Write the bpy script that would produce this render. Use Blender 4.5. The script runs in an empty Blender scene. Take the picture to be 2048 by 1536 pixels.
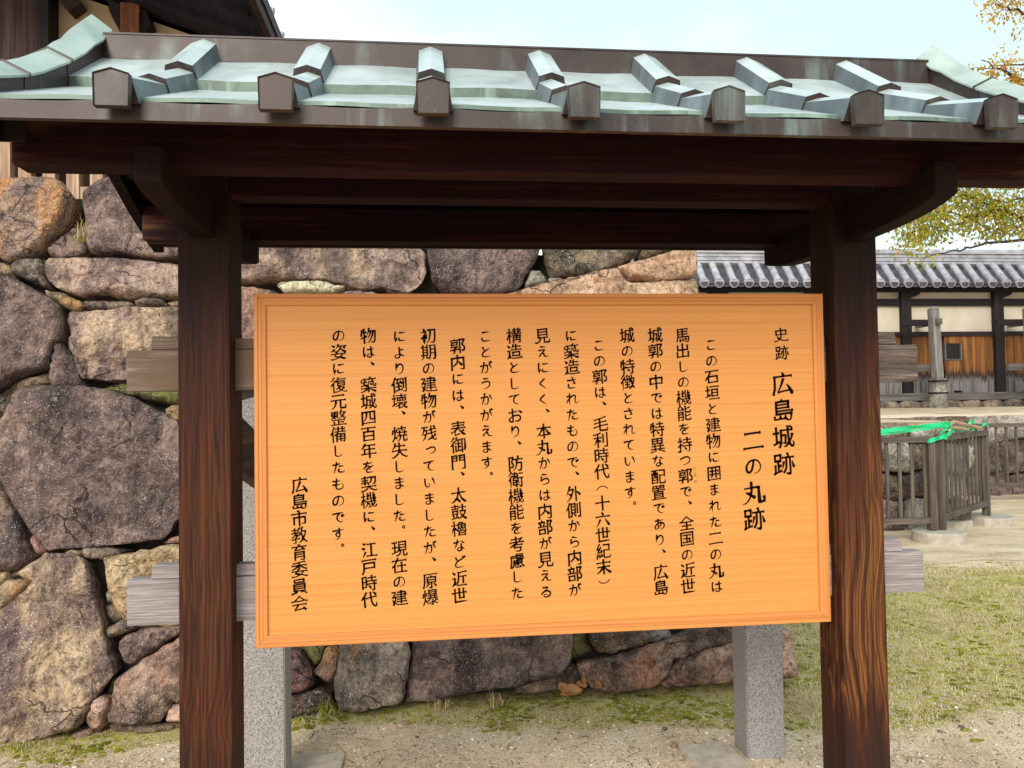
import bpy, bmesh, math, random
import numpy as np
from mathutils import Vector, Matrix, noise
from mathutils.geometry import delaunay_2d_cdt
random.seed(7)
R=math.radians
scene=bpy.context.scene
COL=scene.collection
# ------------------------------------------------------------------ camera
yaw,pit,rol=.1058,.0274,-.0153
fw=Vector((math.sin(yaw)*math.cos(pit),math.cos(yaw)*math.cos(pit),math.sin(pit)))
r0=Vector((math.cos(yaw),-math.sin(yaw),0)); u0=r0.cross(fw)
rt=r0*math.cos(rol)+u0*math.sin(rol); up=u0*math.cos(rol)-r0*math.sin(rol)
cd=bpy.data.cameras.new('camera'); cam=bpy.data.objects.new('camera',cd); COL.objects.link(cam)
cam.matrix_world=Matrix(((rt.x,up.x,-fw.x,.51),(rt.y,up.y,-fw.y,-2.3249),(rt.z,up.z,-fw.z,1.55),(0,0,0,1)))
cd.sensor_width=36; cd.lens=36*1549.75/2048; cd.clip_start=.05; cd.clip_end=1500
scene.camera=cam
# ------------------------------------------------------------------ light and sky
SUN_EL,SUN_AZ=31,202       # azimuth clockwise from +Y (north): behind the camera, a little to the left
sd=bpy.data.lights.new('sun','SUN'); sd.energy=1.5; sd.angle=R(26); sd.color=(1,.95,.87)
sun=bpy.data.objects.new('sun',sd); COL.objects.link(sun)
sdir=Vector((math.sin(R(SUN_AZ))*math.cos(R(SUN_EL)),math.cos(R(SUN_AZ))*math.cos(R(SUN_EL)),math.sin(R(SUN_EL))))
sun.rotation_euler=sdir.to_track_quat('Z','Y').to_euler()
w=bpy.data.worlds.new('World'); scene.world=w; w.use_nodes=True
nt=w.node_tree; nt.nodes.clear()
def wn(t,**k):
    n=nt.nodes.new(t)
    for a,b in k.items(): setattr(n,a,b)
    return n
sky=wn('ShaderNodeTexSky',sky_type='NISHITA',sun_disc=False,sun_elevation=R(SUN_EL),sun_rotation=R(SUN_AZ))
bg1=wn('ShaderNodeBackground'); bg1.inputs[1].default_value=.12
nt.links.new(sky.outputs[0],bg1.inputs[0])
bg2=wn('ShaderNodeBackground'); bg2.inputs[1].default_value=1.0       # bright thin overcast
tc=wn('ShaderNodeTexCoord'); mp=wn('ShaderNodeMapping'); mp.inputs['Scale'].default_value=(1.6,1.6,4)
nz=wn('ShaderNodeTexNoise'); nz.inputs['Scale'].default_value=1.6; nz.inputs['Detail'].default_value=5; nz.inputs['Distortion'].default_value=.4
nt.links.new(tc.outputs['Generated'],mp.inputs[0]); nt.links.new(mp.outputs[0],nz.inputs['Vector'])
sx=wn('ShaderNodeSeparateXYZ'); nt.links.new(tc.outputs['Generated'],sx.inputs[0])
# the cloud sheet is thicker to the west (-x) and near the horizon
ma=wn('ShaderNodeMath',operation='MULTIPLY_ADD'); nt.links.new(sx.outputs[0],ma.inputs[0]); ma.inputs[1].default_value=-.6; ma.inputs[2].default_value=.56
mb=wn('ShaderNodeMath',operation='MULTIPLY_ADD'); nt.links.new(sx.outputs[2],mb.inputs[0]); mb.inputs[1].default_value=-1.5; nt.links.new(ma.outputs[0],mb.inputs[2])
mc=wn('ShaderNodeMath',operation='ADD'); nt.links.new(nz.outputs[0],mc.inputs[0]); nt.links.new(mb.outputs[0],mc.inputs[1])
rp=wn('ShaderNodeValToRGB'); rp.color_ramp.elements[0].position=.3; rp.color_ramp.elements[0].color=(.42,.54,.56,1)
rp.color_ramp.elements[1].position=.72; rp.color_ramp.elements[1].color=(.86,.85,.86,1)
nt.links.new(mc.outputs[0],rp.inputs[0]); nt.links.new(rp.outputs[0],bg2.inputs[0])
mx=wn('ShaderNodeMixShader'); mx.inputs[0].default_value=.86
nt.links.new(bg1.outputs[0],mx.inputs[1]); nt.links.new(bg2.outputs[0],mx.inputs[2])
wo=wn('ShaderNodeOutputWorld'); nt.links.new(mx.outputs[0],wo.inputs[0])
scene.view_settings.view_transform='Standard'; scene.view_settings.look='None'
scene.view_settings.exposure=1.05; scene.view_settings.gamma=1
scene.cycles.max_bounces=8

# ------------------------------------------------------------------ materials
def srgb(h):
    h=h.lstrip('#'); v=[int(h[i:i+2],16)/255 for i in (0,2,4)]
    return tuple((c/12.92 if c<=.04045 else ((c+.055)/1.055)**2.4) for c in v)+(1,)
class MB:
    """small node builder"""
    def __init__(s,name,rough=.7,metal=0,spec=.4):
        s.m=bpy.data.materials.new(name); s.m.use_nodes=True; s.t=s.m.node_tree
        s.b=s.t.nodes['Principled BSDF']; s.b.inputs['Roughness'].default_value=rough; s.b.inputs['Metallic'].default_value=metal
        s.b.inputs['Specular IOR Level'].default_value=spec
        s.tc=s.t.nodes.new('ShaderNodeTexCoord')
    def n(s,t,**k):
        n=s.t.nodes.new(t)
        for a,b in k.items(): setattr(n,a,b)
        return n
    def l(s,a,b): s.t.links.new(a,b)
    def vec(s,scale=(1,1,1),src='Object',loc=(0,0,0)):
        m=s.n('ShaderNodeMapping'); m.inputs['Scale'].default_value=scale; m.inputs['Location'].default_value=loc
        s.l(s.tc.outputs[src],m.inputs[0]); return m.outputs[0]
    def noise(s,v,scale,detail=4,rough=.55,dist=0):
        n=s.n('ShaderNodeTexNoise'); n.inputs['Scale'].default_value=scale; n.inputs['Detail'].default_value=detail
        n.inputs['Roughness'].default_value=rough; n.inputs['Distortion'].default_value=dist
        s.l(v,n.inputs['Vector']); return n.outputs['Fac']
    def vor(s,v,scale,feature='F1',out='Distance'):
        n=s.n('ShaderNodeTexVoronoi',feature=feature); n.inputs['Scale'].default_value=scale; s.l(v,n.inputs['Vector']); return n.outputs[out]
    def ramp(s,f,stops,interp='LINEAR'):
        r=s.n('ShaderNodeValToRGB'); e=r.color_ramp.elements; r.color_ramp.interpolation=interp
        while len(e)<len(stops): e.new(.5)
        for i,(p,c) in enumerate(stops):
            e[i].position=p; e[i].color=c if not isinstance(c,(int,float)) else (c,c,c,1)
        s.l(f,r.inputs[0]); return r.outputs[0]
    def mix(s,f,a,b,mode='MIX'):
        m=s.n('ShaderNodeMix',data_type='RGBA',blend_type=mode)
        for sock,v in ((m.inputs[0],f),(m.inputs[6],a),(m.inputs[7],b)):
            if isinstance(v,bpy.types.NodeSocket): s.l(v,sock)
            else: sock.default_value=v
        return m.outputs[2]
    def math(s,op,a,b=0.,c=0.):
        m=s.n('ShaderNodeMath',operation=op)
        for i,v in enumerate((a,b,c)):
            if isinstance(v,bpy.types.NodeSocket): s.l(v,m.inputs[i])
            else: m.inputs[i].default_value=v
        return m.outputs[0]
    def col(s,c):
        if isinstance(c,bpy.types.NodeSocket): s.l(c,s.b.inputs['Base Color'])
        else: s.b.inputs['Base Color'].default_value=c
        return s
    def bump(s,h,strength=.3,dist=.01):
        b=s.n('ShaderNodeBump'); b.inputs['Strength'].default_value=strength; b.inputs['Distance'].default_value=dist
        s.l(h,b.inputs['Height']); s.l(b.outputs[0],s.b.inputs['Normal']); return s
    def rough(s,f): s.l(f,s.b.inputs['Roughness']); return s
    def attr(s,name):
        a=s.n('ShaderNodeAttribute'); a.attribute_name=name; return a.outputs['Fac']
def wood(name,dark,mid,light,axis=2,grain=1.,stain=None,stain_at=(.5,.62),rough=.62,bumps=.25,warp=.5,spec=.3,end=None):
    """dark/mid/light: colours of the grain; axis: direction the grain runs in"""
    b=MB(name,rough,0,spec)
    sc=[26*grain]*3; sc[axis]=.9*grain
    v=b.vec(sc)
    n1=b.noise(v,1.,6,.62,warp)
    sc2=[60*grain]*3; sc2[axis]=1.6*grain
    n2=b.noise(b.vec(sc2),1.6,5,.7,.2)
    big=[3.]*3; big[axis]=.9
    n3=b.noise(b.vec(big,loc=(3,1,7)),1.3,4,.6,.3)
    f=b.math('ADD',b.math('MULTIPLY',n1,.6),b.math('MULTIPLY',n3,.4))
    c=b.ramp(f,[(.36,dark),(.5,mid),(.64,light)])
    c=b.mix(b.ramp(n2,[(.38,1.),(.56,0.)]),c,dark)
    if stain:
        n4=b.noise(b.vec([1.6 if i==axis else 2.6 for i in range(3)],loc=(9,4,2)),1.,5,.6,.5)
        c=b.mix(b.ramp(n4,[(stain_at[0],0.),(stain_at[1],1.)]),c,stain)
    if end:      # lighter brown towards the ends, ragged along the grain
        sp=b.n('ShaderNodeSeparateXYZ'); b.l(b.tc.outputs['Object'],sp.inputs[0]); n6=b.noise(b.vec((1.,16.,16.),loc=(6,2,8)),1.4,5,.6,.5)
        ex=b.math('ADD',b.math('MULTIPLY_ADD',b.math('ABSOLUTE',sp.outputs[0]),1.,-.72),b.math('MULTIPLY',b.math('SUBTRACT',n6,.5),.9))
        c=b.mix(b.math('MULTIPLY',b.ramp(ex,[(end[0],0.),(end[0]+.12,1.)]),.8),c,b.ramp(n1,[(.35,end[1]),(.6,end[2])]))
    b.col(c).bump(b.math('ADD',n1,b.math('MULTIPLY',n2,.6)),bumps,.006)
    return b.m
def rgb(*a): return tuple(a)+(1,)
M={}
def postwood(name,worn_amt):
    b=MB(name,.62,0,.14); v=b.tc.outputs['Object']
    n1=b.noise(b.vec((46,46,1.3)),1.,6,.62,1.6); n2=b.noise(b.vec((120,120,3.)),1.,4,.7,.3); n3=b.noise(b.vec((5,5,.8),loc=(3,1,7)),1.3,4,.6,.4)
    nw=b.n('ShaderNodeTexNoise'); nw.inputs['Scale'].default_value=1.; nw.inputs['Detail'].default_value=2; b.l(b.vec((.6,.6,2.1),loc=(1,2,3)),nw.inputs['Vector'])
    sw=b.n('ShaderNodeVectorMath',operation='MULTIPLY_ADD'); b.l(nw.outputs['Color'],sw.inputs[0]); sw.inputs[1].default_value=(.16,.0,.0); b.l(v,sw.inputs[2])
    mw=b.n('ShaderNodeMapping'); mw.inputs['Scale'].default_value=(115,50,.3); b.l(sw.outputs[0],mw.inputs[0])
    rg=b.noise(mw.outputs[0],1.,2,.45,.0)
    sp=b.n('ShaderNodeSeparateXYZ'); b.l(v,sp.inputs[0])
    f=b.math('ADD',b.math('MULTIPLY',n1,.6),b.math('MULTIPLY',n3,.4))
    c=b.ramp(f,[(.36,srgb('#251310')),(.5,srgb('#432315')),(.64,srgb('#62341d'))])
    # the stain has worn off the lower legs, leaving bright early wood between dark rings
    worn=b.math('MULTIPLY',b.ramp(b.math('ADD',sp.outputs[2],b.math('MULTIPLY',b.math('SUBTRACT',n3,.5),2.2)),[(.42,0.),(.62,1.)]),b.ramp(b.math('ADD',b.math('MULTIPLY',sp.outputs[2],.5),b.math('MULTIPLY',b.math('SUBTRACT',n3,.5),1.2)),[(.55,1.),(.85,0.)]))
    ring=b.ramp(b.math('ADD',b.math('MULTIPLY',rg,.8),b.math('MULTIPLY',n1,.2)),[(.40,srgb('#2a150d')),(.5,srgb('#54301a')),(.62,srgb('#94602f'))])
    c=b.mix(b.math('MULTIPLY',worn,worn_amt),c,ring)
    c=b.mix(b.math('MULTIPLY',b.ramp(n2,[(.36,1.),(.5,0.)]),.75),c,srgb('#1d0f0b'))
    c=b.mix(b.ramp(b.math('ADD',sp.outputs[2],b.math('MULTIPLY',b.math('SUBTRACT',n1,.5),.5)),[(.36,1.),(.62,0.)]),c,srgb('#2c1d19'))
    dk=b.ramp(b.math('ADD',b.math('MULTIPLY',sp.outputs[2],.5),b.math('MULTIPLY',b.math('SUBTRACT',n3,.5),.8)),[(.72,0.),(.98,1.)])  # shade under the roof, painted into the colour of the post tops
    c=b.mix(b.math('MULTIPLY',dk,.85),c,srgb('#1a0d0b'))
    b.col(c).bump(b.math('ADD',n1,b.math('MULTIPLY',n2,.6)),.4,.006); return b.m
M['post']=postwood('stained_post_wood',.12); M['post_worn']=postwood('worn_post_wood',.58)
M['beam']=wood('dark_stained_beam_wood',srgb('#1c090d'),srgb('#2c1115'),srgb('#431d1a'),0,1.6,srgb('#24100f'),(.5,.7),.75,.25,.5,.12,(.5,srgb('#3a2418'),srgb('#6d4c32')))
M['arm']=wood('dark_stained_arm_wood',srgb('#150b0b'),srgb('#1d0f0e'),srgb('#2b1914'),1,1.6,None,(.5,.6),.75,.25,.5,.12)
M['deck']=wood('soffit_wood',srgb('#1c090c'),srgb('#301114'),srgb('#441c1a'),0,1.,None,(.5,.6),.75,.15,.5,.12)
M['nuki']=wood('weathered_crossbar_wood',srgb('#3d312c'),srgb('#76665c'),srgb('#a29388'),0,2.4,srgb('#65503f'),(.52,.68),.75,.35)
M['nuki_grey']=wood('silvered_crossbar_wood',srgb('#736866'),srgb('#918684'),srgb('#aaa09d'),0,2.4,None,(.5,.6),.75,.3)
M['brace']=wood('brace_wood',srgb('#2c1c17'),srgb('#4a3128'),srgb('#6a4b35'),1,1.,srgb('#70602f'),(.56,.75),.7,.3)
def cedar(name,c1,c2,c3,axis,n=60.,swap=None,sl=.22):
    b=MB(name,.5,0,.35)
    sc=[n]*3; sc[axis]=.55
    if swap is not None: sc[swap]=1.
    v=b.vec(sc); n1=b.noise(v,1.,3,.6,.12)
    sc=[n*3.2]*3; sc[axis]=1.6
    n2=b.noise(b.vec(sc),1.,3,.6,.1)
    sc=[3.]*3; sc[axis]=.4
    n3=b.noise(b.vec(sc,loc=(2,5,1)),1.5,3,.5,.3)
    c=b.ramp(n1,[(.3,c1),(.5,c2),(.68,c3)])
    c=b.mix(b.math('MULTIPLY',b.ramp(n2,[(.5,0.),(.68,1.)]),.3),c,c1)
    c=b.mix(b.math('MULTIPLY',b.ramp(n3,[(.35,0.),(.7,1.)]),sl),c,srgb('#c07a3c'))
    b.col(c).bump(n1,.05,.002); return b.m
M['panel']=cedar('fresh_cedar_panel',srgb('#c07d3c'),srgb('#cc8843'),srgb('#d1904b'),0,170.,None,.12)
M['frame_h']=cedar('cedar_frame_rail',srgb('#b57038'),srgb('#c88143'),srgb('#d08b4b'),0,130.,None,.1)
M['frame_v']=cedar('cedar_frame_stile',srgb('#b57038'),srgb('#c88143'),srgb('#d08b4b'),2,130.,None,.1)
M['ink_faded']=MB('faded_ink',.6).col(rgb(.16,.07,.03)).m
M['ink']=MB('lacquer_ink',.9,0,.05).col(rgb(.008,.004,.005)).m
def copper(name,c1,c2,c3,streak,rough,metal,streak_amt=.6,axis=2):
    b=MB(name,rough,metal,.5)
    n1=b.noise(b.vec((1,1,1)),5.,6,.65,.4)
    c=b.ramp(n1,[(.32,c1),(.5,c2),(.68,c3)])
    sc=[16.]*3; sc[axis]=1.6
    n2=b.noise(b.vec(sc),1.,4,.6,.1)
    n3=b.noise(b.vec((2,2,2),loc=(4,4,4)),1.6,3,.5)
    f=b.math('MULTIPLY',b.ramp(n2,[(.5,0.),(.68,1.)]),b.ramp(n3,[(.45,0.),(.62,1.)]))
    c=b.mix(b.math('MULTIPLY',f,streak_amt),c,streak)
    n4=b.noise(b.vec((1,1,1)),90.,3,.6)
    c=b.mix(b.math('MULTIPLY',b.ramp(n4,[(.62,0.),(.74,1.)]),.2),c,streak)
    b.col(c).bump(b.math('ADD',n1,b.math('MULTIPLY',n4,.3)),.12,.004)
    b.rough(b.ramp(n1,[(.3,rough-.1),(.7,rough+.12)]))
    return b.m
M['patina']=copper('copper_patina_top',srgb('#aab6b3'),srgb('#bdc6c4'),srgb('#c9d0ce'),srgb('#cfd5ca'),.34,.3,.3,1)  # patina, with the sky's pale reflection painted into these upward faces
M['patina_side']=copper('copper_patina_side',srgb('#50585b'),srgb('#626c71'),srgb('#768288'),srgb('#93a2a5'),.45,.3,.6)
M['copper']=copper('brown_oxidised_copper',srgb('#302522'),srgb('#3b2f2b'),srgb('#473b36'),srgb('#74837e'),.48,.3,.7)
M['riser']=copper('green_oxidised_copper',srgb('#455046'),srgb('#5d6c60'),srgb('#738577'),srgb('#95b0a0'),.5,.2,.9)
M['verdigris']=copper('verdigris_copper',srgb('#8a9991'),srgb('#a1afa6'),srgb('#b3bfb7'),srgb('#ccd4c2'),.42,.25,.6,1)
def granite(name,c,speck,scale=140.):
    b=MB(name,.75,0,.3)
    n1=b.noise(b.vec(),scale,3,.7); n2=b.noise(b.vec(loc=(5,5,5)),scale*.55,3,.7); n3=b.noise(b.vec(),2.,3,.5)
    col=b.mix(b.ramp(n1,[(.42,1.),(.5,0.)]),c,speck)
    col=b.mix(b.math('MULTIPLY',b.ramp(n2,[(.55,0.),(.66,1.)]),.7),col,rgb(.56,.54,.52))
    col=b.mix(b.math('MULTIPLY',b.ramp(n3,[(.4,0.),(.65,1.)]),.3),col,srgb('#8d8a8c'))
    b.col(col).bump(n1,.2,.002); return b.m
M['granite']=granite('grey_granite',srgb('#9d9691'),srgb('#544f4c'),260.)
def stone(name,a,bc,c,patch,patch_rng=(.52,.66),speck=.55,stain=srgb('#1d1617'),stain_rng=(.54,.66),grain=1.):
    """weathered wall stone; the noise is shifted stone by stone with the object's random number"""
    b=MB(name,.85,0,.25)
    oi=b.n('ShaderNodeObjectInfo'); off=b.n('ShaderNodeVectorMath',operation='SCALE'); 
    cmb=b.n('ShaderNodeCombineXYZ')
    for i,k in enumerate((37.,91.,53.)): b.l(b.math('MULTIPLY',oi.outputs['Random'],k),cmb.inputs[i])
    ad=b.n('ShaderNodeVectorMath',operation='ADD'); b.l(b.tc.outputs['Object'],ad.inputs[0]); b.l(cmb.outputs[0],ad.inputs[1])
    def v(s):
        m=b.n('ShaderNodeMapping'); m.inputs['Scale'].default_value=s; b.l(ad.outputs[0],m.inputs[0]); return m.outputs[0]
    v1=v((1,1,1))
    n0=b.noise(v1,2.6,5,.6,.6); n1=b.noise(v1,11.,6,.65,.3); n2=b.noise(v1,75.*grain,4,.7); n3=b.noise(v((2.,2.,.9)),2.1,5,.62,.8)
    n5=b.noise(v1,170.*grain,2,.6); n6=b.noise(v1,30.*grain,4,.6)
    f=b.math('ADD',b.math('MULTIPLY',n0,.62),b.math('MULTIPLY',n1,.38))
    col=b.ramp(f,[(.39,tuple(x*.8 for x in a[:3])+(1,)),(.5,bc),(.585,tuple(min(1,x*1.2) for x in c[:3])+(1,))])
    col=b.mix(b.ramp(b.math('ADD',b.math('MULTIPLY',n3,.8),b.math('MULTIPLY',n1,.2)),[(patch_rng[0],0.),(patch_rng[1],1.)]),col,patch)
    st=b.noise(v((3.2,3.2,.55)),1.7,5,.6,.5)
    col=b.mix(b.math('MULTIPLY',b.ramp(b.math('ADD',b.math('MULTIPLY',st,.75),b.math('MULTIPLY',n6,.25)),[(stain_rng[0],0.),(stain_rng[1],1.)]),.85),col,stain)
    # fine mineral mottling: dark pits, pale crystals
    col=b.mix(b.math('MULTIPLY',b.ramp(n6,[(.38,1.),(.52,0.)]),.55),col,b.mix(.7,col,rgb(.02,.014,.014)))
    col=b.mix(b.math('MULTIPLY',b.ramp(n2,[(.38,1.),(.5,0.)]),.6),col,b.mix(.65,col,rgb(.02,.016,.018)))
    col=b.mix(b.math('MULTIPLY',b.ramp(n6,[(.54,0.),(.66,1.)]),.35),col,c)
    n8=b.noise(v1,6.,4,.6,.4); n7=b.noise(v1,42.,5,.75,.3)
    pt=b.ramp(n8,[(.38,.15),(.6,1.)])
    col=b.mix(b.math('MULTIPLY',b.math('MULTIPLY',b.ramp(n7,[(.57,0.),(.65,1.)]),pt),speck*.8),col,srgb('#c2ae9c'))
    col=b.mix(b.math('MULTIPLY',b.ramp(b.math('ADD',n5,b.math('MULTIPLY',n8,.18)),[(.715,0.),(.78,1.)]),speck*1.3),col,srgb('#eee3d6'))
    col=b.mix(b.math('MULTIPLY',b.ramp(n7,[(.36,1.),(.44,0.)]),.7),col,rgb(.022,.016,.017))
    wv=b.n('ShaderNodeTexNoise'); wv.inputs['Scale'].default_value=3.5; wv.inputs['Detail'].default_value=6; b.l(v1,wv.inputs['Vector'])
    wa=b.n('ShaderNodeVectorMath',operation='MULTIPLY_ADD'); b.l(wv.outputs['Color'],wa.inputs[0]); wa.inputs[1].default_value=(.45,.45,.45); b.l(ad.outputs[0],wa.inputs[2])
    mw=b.n('ShaderNodeMapping'); mw.inputs['Scale'].default_value=(.8,1.,1.5); b.l(wa.outputs[0],mw.inputs[0])
    vd=b.vor(mw.outputs[0],2.6,'DISTANCE_TO_EDGE'); crk=b.math('MULTIPLY',b.ramp(vd,[(.0,1.),(.016,0.)]),b.ramp(b.noise(v1,3.3,3,.5),[(.5,0.),(.6,1.)]))
    col=b.mix(b.math('MULTIPLY',crk,.8),col,rgb(.018,.013,.012))
    b.col(col)
    h=b.math('ADD',b.math('MULTIPLY',b.math('SUBTRACT',n1,b.math('MULTIPLY',crk,.6)),1.),b.math('ADD',b.math('MULTIPLY',n6,.45),b.math('MULTIPLY',n2,.3)))
    vf=b.n('ShaderNodeTexVoronoi',feature='F1'); vf.inputs['Scale'].default_value=8.; vf.inputs['Randomness'].default_value=1.; b.l(wa.outputs[0],vf.inputs['Vector'])
    vg=b.n('ShaderNodeTexVoronoi',feature='F1'); vg.inputs['Scale'].default_value=27.; b.l(wa.outputs[0],vg.inputs['Vector'])
    h=b.math('ADD',h,b.math('ADD',b.math('MULTIPLY',vf.outputs['Distance'],1.1),b.math('MULTIPLY',vg.outputs['Distance'],.5)))
    b.bump(h,1.,.02); return b.m
S_=srgb
M['st_dark']=stone('dark_granite_stone',S_('#4a3b3a'),S_('#6d5954'),S_('#8a736a'),S_('#a88e79'),(.55,.68),.4,stain_rng=(.50,.60))
M['st_purple']=stone('purplish_granite_stone',S_('#574443'),S_('#836b63'),S_('#a78d7d'),S_('#c1a588'),(.5,.63),.42)
M['st_grey']=stone('grey_granite_stone',S_('#50463f'),S_('#756759'),S_('#958472'),S_('#ae9876'),(.52,.7),.45)
M['st_greyl']=stone('light_grey_stone',S_('#7d766d'),S_('#9c9488'),S_('#b5aca0'),S_('#b8a988'),(.52,.7),.3,stain_rng=(.68,.8))
M['st_tan']=stone('tan_granite_stone',S_('#7d6a50'),S_('#a58d6b'),S_('#bda783'),S_('#b98a58'),(.5,.66),.4,stain_rng=(.6,.76))
M['st_tan2']=stone('tan_and_purple_stone',S_('#604d4a'),S_('#8d7463'),S_('#b59a7b'),S_('#c6a988'),(.48,.6),.55,stain=S_('#55424a'),stain_rng=(.5,.6))
M['st_tan3']=stone('pale_tan_corner_stone',S_('#a58368'),S_('#c29f80'),S_('#d0b090'),S_('#b98a6a'),(.5,.7),.35,stain_rng=(.7,.82))
M['st_cream']=stone('cream_wedge_stone',S_('#b3a583'),S_('#cbbf9c'),S_('#d8ceb0'),S_('#a89770'),(.55,.7),.2,stain_rng=(.7,.85))
M['st_orange']=stone('orange_lichen_stone',S_('#5c4d4b'),S_('#80695f'),S_('#a0846f'),S_('#b9834f'),(.47,.6),.6,stain_rng=(.66,.78))
M['st_pink']=stone('pinkish_granite_stone',S_('#6f534c'),S_('#9d7b6b'),S_('#bb9784'),S_('#c08d6a'),(.5,.66),.4,stain_rng=(.55,.68))
M['st_pinkd']=stone('dull_pink_granite_stone',S_('#55433d'),S_('#836a5d'),S_('#a58776'),S_('#b27f65'),(.5,.62),.45,stain_rng=(.54,.66))
M['st_red']=stone('reddish_stone',S_('#4a3230'),S_('#6d4a45'),S_('#87625a'),S_('#8a5d4f'),(.5,.66),.4)
M['st_rust']=stone('rusty_brown_stone',S_('#5a4236'),S_('#82604a'),S_('#a07d5c'),S_('#b98848'),(.5,.64),.35)
M['st_rusty2']=stone('rust_streaked_stone',S_('#51433f'),S_('#796a60'),S_('#a08f7e'),S_('#b47d42'),(.56,.66),.5)
M['st_brown']=stone('brown_stone',S_('#463831'),S_('#665345'),S_('#846f5b'),S_('#8f7a4f'),(.52,.68),.35)
M['st_brownd']=stone('brown_dark_stone',S_('#463a37'),S_('#645549'),S_('#857460'),S_('#9a8867'),(.5,.64),.45)
M['st_moss']=stone('mossy_gap_stone',S_('#3b352b'),S_('#585037'),S_('#7d744c'),S_('#6b6d2a'),(.46,.6),.3)
b=MB('wall_core_earth',.95); M['core']=b.col(b.ramp(b.noise(b.vec(),9.,5),[(.3,rgb(.012,.010,.008)),(.7,rgb(.05,.04,.03))])).m
M['plaster']=(lambda b:b.col(b.ramp(b.noise(b.vec(),2.5,5,.6,.3),[(.3,S_('#b39c80')),(.7,S_('#c4ae92'))])).bump(b.noise(b.vec(),60.,4),.1,.003).m)(MB('cream_plaster',.9,0,.2))
M['plaster_w']=(lambda b:b.col(b.ramp(b.noise(b.vec(),2.,5,.6,.3),[(.3,S_('#bfb09b')),(.7,S_('#cfc3b1'))])).bump(b.noise(b.vec(),60.,4),.1,.003).m)(MB('pale_plaster',.9,0,.2))
M['oldwood']=wood('old_black_timber',S_('#171214'),S_('#241c1d'),S_('#332829'),2,1.,None,(.5,.6),.75,.2)
M['oldwood_h']=wood('old_black_rail_timber',S_('#171214'),S_('#241c1d'),S_('#332829'),0,1.,None,(.5,.6),.75,.2)
M['turret_board']=wood('dark_brown_turret_boards',S_('#2c1d1a'),S_('#41302c'),S_('#554039'),2,.7,None,(.5,.6),.75,.2)
M['turret_post']=wood('orange_brown_turret_post',S_('#5a3524'),S_('#8d5a38'),S_('#b98558'),2,.8,S_('#5d4237'),(.5,.65),.7,.2)
M['soffit']=wood('dark_turret_soffit',S_('#191620'),S_('#262230'),S_('#353040'),1,.5,None,(.5,.6),.8,.15)
M['slat']=wood('pale_lattice_wood',S_('#8d705b'),S_('#b39377'),S_('#cbb093'),2,1.2,None,(.5,.6),.75,.2)
M['fence']=wood('grey_brown_fence_wood',S_('#423830'),S_('#5f544b'),S_('#7a6f64'),2,1.,None,(.5,.6),.8,.25)
M['fence_h']=wood('grey_brown_rail_wood',S_('#423830'),S_('#5f544b'),S_('#7a6f64'),0,1.,None,(.5,.6),.8,.25)
M['greywood']=wood('silver_weathered_timber',S_('#5c5652'),S_('#85807c'),S_('#a5a09c'),2,.8,None,(.5,.6),.85,.4)
M['greywood_h']=wood('silver_weathered_beam',S_('#4b4643'),S_('#6d6763'),S_('#8a8580'),0,.8,None,(.5,.6),.85,.3)
def cladding():
    b=MB('weathered_cladding_boards',.8,0,.25)
    n1=b.noise(b.vec((7.,7.,.45)),1.,5,.65,.4); n2=b.noise(b.vec((22.,22.,.9)),1.,4,.65,.2)
    c=b.ramp(n1,[(.32,S_('#4c301a')),(.5,S_('#7f5028')),(.66,S_('#a5713f'))])
    c=b.mix(b.math('MULTIPLY',b.ramp(n2,[(.36,1.),(.52,0.)]),.6),c,S_('#3b2617'))
    sp=b.n('ShaderNodeSeparateXYZ'); b.l(b.tc.outputs['Object'],sp.inputs[0])
    # boards have weathered to bare grey below the rail, with ragged tops
    z=b.math('ADD',sp.outputs[2],b.math('MULTIPLY',b.math('SUBTRACT',n2,.5),.55))
    g=b.ramp(n2,[(.36,S_('#4a4547')),(.55,S_('#7d7876'))])
    dk=b.ramp(n2,[(.3,S_('#241d1a')),(.6,S_('#3d322b'))])
    c=b.mix(b.ramp(z,[(.62,1.),(.72,0.)]),c,dk); c=b.mix(b.ramp(z,[(.50,1.),(.58,0.)]),c,g)
    b.col(c).bump(n2,.35,.006); return b.m
M['clad']=cladding()
M['tile']=(lambda b:b.col(b.ramp(b.noise(b.vec(),5.,4,.6),[(.3,S_('#7d7b81')),(.7,S_('#b4b2b8'))])).bump(b.noise(b.vec(),30.,3),.1,.004).m)(MB('grey_roof_tile',.42,.0,.5))
M['tile_d']=(lambda b:b.col(b.ramp(b.noise(b.vec(),8.,4,.6),[(.3,S_('#343236')),(.7,S_('#504d53'))])).m)(MB('dark_roof_tile',.6,.0,.4))
M['concrete']=(lambda b:b.col(b.ramp(b.noise(b.vec(),14.,5,.65),[(.3,S_('#9c9184')),(.7,S_('#bdb2a2'))])).bump(b.noise(b.vec(),80.,3),.25,.003).m)(MB('concrete',.9,0,.2))
M['slab']=(lambda b:b.col(b.ramp(b.noise(b.vec(),20.,5,.7),[(.3,S_('#9a8c7c')),(.7,S_('#c2b3a0'))])).bump(b.noise(b.vec(),90.,3),.25,.003).m)(MB('paving_stone',.9,0,.2))
M['tape']=MB('green_plastic_tape',.4).col(srgb('#19b877')).m
M['iron']=MB('black_iron',.6,.5).col(rgb(.02,.018,.017)).m
M['bark']=(lambda b:b.col(b.ramp(b.noise(b.vec((6,6,1.5)),3.,5,.6),[(.3,S_('#2b2420')),(.7,S_('#4c4038'))])).bump(b.noise(b.vec((9,9,2)),4.,4),.5,.01).m)(MB('bark',.9))
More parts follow.
